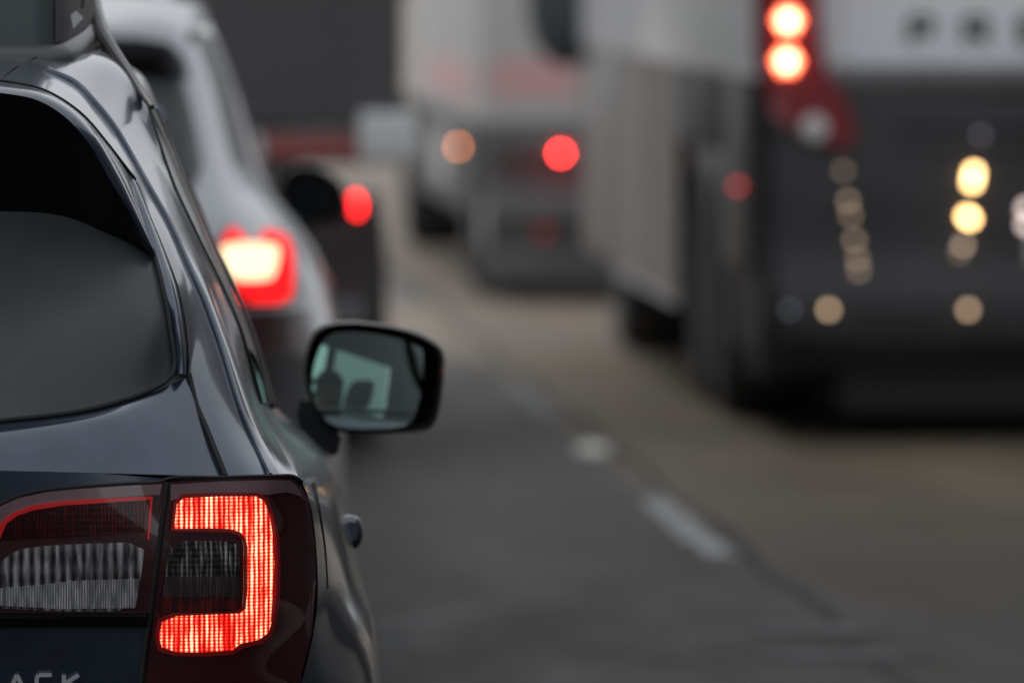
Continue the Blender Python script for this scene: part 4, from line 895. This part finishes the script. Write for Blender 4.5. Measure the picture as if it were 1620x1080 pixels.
# the sides below the waist: stainless luggage doors between the wheel arches; black at the tail
rear = MB().patch([[(X0+.03, YC+.16, z), (X0+.06, YC+.05+o, z), (X0+.18, YC-.01+o, z), ((X0+X1)/2, YC-.03+o, z)] for z, o in ((1.36, .0), (1.2, -.02), (.95, -.05), (.65, -.07), (.58, -.10), (.40, -.10), (.27, -.02))], 24, 24)
rear.build('engine_door', M['coachdark'], coa, cx=(X0+X1)/2, mirror='join')
MB().box((X0+.05, YC+.3, .30), (X1-.05, YC+3.8, 1.36), .02).build('tail_core', M['coachdark'], coa)
MB().box((X0+.012, YC+.14, .62), (X0+.05, YC+1.5, 1.36), .01).build('side_grille', M['coachdark'], coa)
MB().box((X0+.3, YC+3.6, .30), (X1-.3, YC+LC-.15, 1.36), .02).build('luggage_core', M['coachdark'], coa)
for i in range(3):
    ya = YC+3.9 + i*1.35; mb = MB()
    rows = []
    for j in range(25):
        z = .36 + 1.0 * j/24; o = .006 * (1 if j % 2 else -1)
        rows.append([(X0 + o, ya, z), (X0 + o, ya+1.32, z)])
    mb.grid(rows); mb.build('luggage_door', M['steel'], coa, sharp=80)
MB().box((X0+.005, YC+1.5, 1.05), (X0+.04, YC+3.9, 1.36), .01).build('wheel_arch_panel', M['trailer'], coa)
MB().box((X0+.005, YC+LC-2.7, .40), (X0+.04, YC+LC-.2, 1.36), .01).build('front_side_panel', M['steel'], coa)
for yy in (YC+2.05, YC+3.2, YC+LC-2.4):
    for sx, xx in ((-1, X0+.03), (1, X1-.03)): wheel(coa, xx, yy, .50, .38, sx, 'hub')
MB().box((X0+.1, YC-.16, .34), (X1-.1, YC+.1, .60), .05).build('rear_bumper', M['coachdark'], coa)
MB().box((X0+.08, YC+.3, .20), (X1-.08, YC+3.6, .31), .01).build('belly_panel', M['rubber'], coa)
MB().box((X0+.35, YC-.02, .10), (X1-.35, YC+.2, .36), .02).build('tail_mud_flap', M['rubber'], coa)
MB().patch([[(X0+.30, YC-.075, 1.41), ((X0+X1)/2, YC-.095, 1.41)], [(X0+.30, YC-.085, 1.36), ((X0+X1)/2, YC-.11, 1.36)], [(X0+.28, YC-.06, 1.31), ((X0+X1)/2, YC-.085, 1.31)]], 8, 8).build('grey_moulding', M['grime'], coa, cx=(X0+X1)/2, mirror='join')
MB().box(((X0+X1)/2-.26, YC-.14, .66), ((X0+X1)/2+.26, YC-.12, .80), .004).build('number_plate', M['boxwhite'], coa)
# ribs of the engine door grille
for i in range(7):
    MB().box((X0+.55, YC-.10, .72+.075*i), (X1-.55, YC-.045, .745+.075*i), .006).build('grille_bar', M['coachdark'], coa)
# lamp cluster: red housing, two lit lamps, clear reverse lamp
def cpx(x, y, off=0): return at(x, y, YC + off)
hp = rnd([(1192, -130), (1290, -130), (1298, 60), (1312, 120), (1346, 168), (1356, 235), (1300, 232), (1196, 168)], 1)
cl = MB().poly(hp, lambda x, y: YC - .13 + max(0, (1225-x)/423)*.9, 20, .06).build('tail_lamp_cluster', M['coachred'], coa, cx=(X0+X1)/2, mirror='copy')
hot = emitter('lit_coach_lamp', (1, .17, .07), 13)
hot2 = emitter('lit_coach_lamp_centre', (1, .62, .34), 11)
for s, par in ((1, cl[0]), (-1, cl[1])):
    for (x, y) in ((1247, 33), (1245, 97)):
        c = cpx(x, y, -.15); cc = Vector((c.x if s > 0 else X0+X1-c.x, c.y, c.z))
        for a in range(6):
            dv = Vector((math.cos(a*math.pi/3)*.034, 0, math.sin(a*math.pi/3)*.034))
            blob('led', hot, cc + dv, .012, par)
        blob('led', hot2, cc, .026, par)
    c = cpx(1288, 204, -.145); blob('reversing_lamp', M['tapewhite'], Vector((c.x if s > 0 else X0+X1-c.x, c.y, c.z)), .05, par)
# name in separate letters across the tail
for i, ch in enumerate('PREVOST'):
    mb = MB(); letter(ch, mb, 1441 + i*87, 67, 38, lambda x, y: YC - .012)
    mb.build('letter', M['lettering'], coa, smooth=False)
# small glows of the tail; the dim discs stand for headlamp reflections
def tail_glow(x, y, col, s, r, name='marker_or_glint', off=-.13):
    c = cpx(x, y, off); return blob(name, emitter('small_glow', col, s), c, r, coa)
warm = (1, .60, .24); dim = (1, .72, .5)
for x, y in ((1541, 273), (1538, 288)): tail_glow(x, y, warm, 15, .018, 'bright_glow')  # warm glowing discs on the tail
for x, y in ((1535, 346), (1530, 342)): tail_glow(x, y, warm, 15, .018, 'bright_glow')
for x, y, s in ((1334, 270, 4), (1342, 318, 7), (1346, 340, 6), (1352, 380, 7), (1357, 410, 6), (1359, 428, 6), (1524, 388, 12), (1518, 400, 4)): tail_glow(x, y, dim, s*.17, .014)  # reflected headlamps on the dark tail, built as dim glowing discs
for x in (1311, 1532): tail_glow(x, 490, (1, .68, .42), 3.2, .014, off=-.20)  # two more reflections made to glow, low on the bumper
tail_glow(1250, 490, (.7, .8, 1), .35, .014, off=-.20); tail_glow(1552, 214, (.9, .8, 1), .4, .014)
tail_glow(1625, 330, (1, .8, .74), 3, .02, 'bright_glow'); tail_glow(1625, 355, (1, .8, .74), 3, .02, 'bright_glow')
c = at(1166, 290, YC+.9); blob('side_marker', ruby(1.7, (1, .10, .10)), (X0-.01, c.y-.4, c.z), .014, coa, (-.6, -1, 0))
# mirror hanging ahead of the nose
mm = MB(); c = at(892, 10, YC+LC+.1)
pl = rnd([(835, -140), (950, -140), (955, 40), (935, 90), (895, 112), (855, 90), (832, 30)], 2)
rg = [[at(892+(x-892)*s, -10+(y+10)*s, YC+LC+o) for x, y in pl] for s, o in ((.85, .0), (1, .03), (1, .15), (.8, .22))]
mm.loft(rg); mo = mm.build('door_mirror', M['mirshell'], coa)
MB().tube([(X0+.15, YC+LC-.1, 2.6), (X0-.1, YC+LC+.3, 2.5), (X0-.22, YC+LC+.15, 2.0)], .03, 8, 16).build('mirror_arm', M['black'], mo)

# ================================================================== LORRY added unseen beside the wagon to darken its paint and the near road
def shade_lorry(name, label, xa, xb, y0, y1, m):
    t = thing(name, label, 'truck', ((xa+xb)/2, y0, 0), 'lorries added to shade the dark wagon')
    MB().box((xa, y0, .95), (xb, y1-2.6, 3.4), .04).build('cargo_box', M[m], t)
    MB().box((xa+.1, y1-2.4, .6), (xb-.1, y1, 2.7), .2).build('cab', M[m], t)
    MB().box((xa+.08, y1-1.6, 1.6), (xb-.08, y1-.6, 2.35), .04).build('cab_window', M['pvglass'], t)
    MB().box((xa+.25, y0+.1, .5), (xb-.25, y1-.4, .94), .02).build('chassis', M['black'], t)
    MB().box((xa+.05, y0-.02, .45), (xb-.05, y0+.1, .6), .01).build('rear_bumper', M['black'], t)
    for yy in (y0+1.5, y0+2.7, y1-1.3):
        for sx, xx in ((-1, xa+.02), (1, xb-.02)): wheel(t, xx, yy, .48, .35, sx, 'hub')
shade_lorry('shade_lorry', 'dark grey truck added unseen to shade the dark wagon and near road', 3.2, 5.7, 11.0, 25.5, 'trailer')
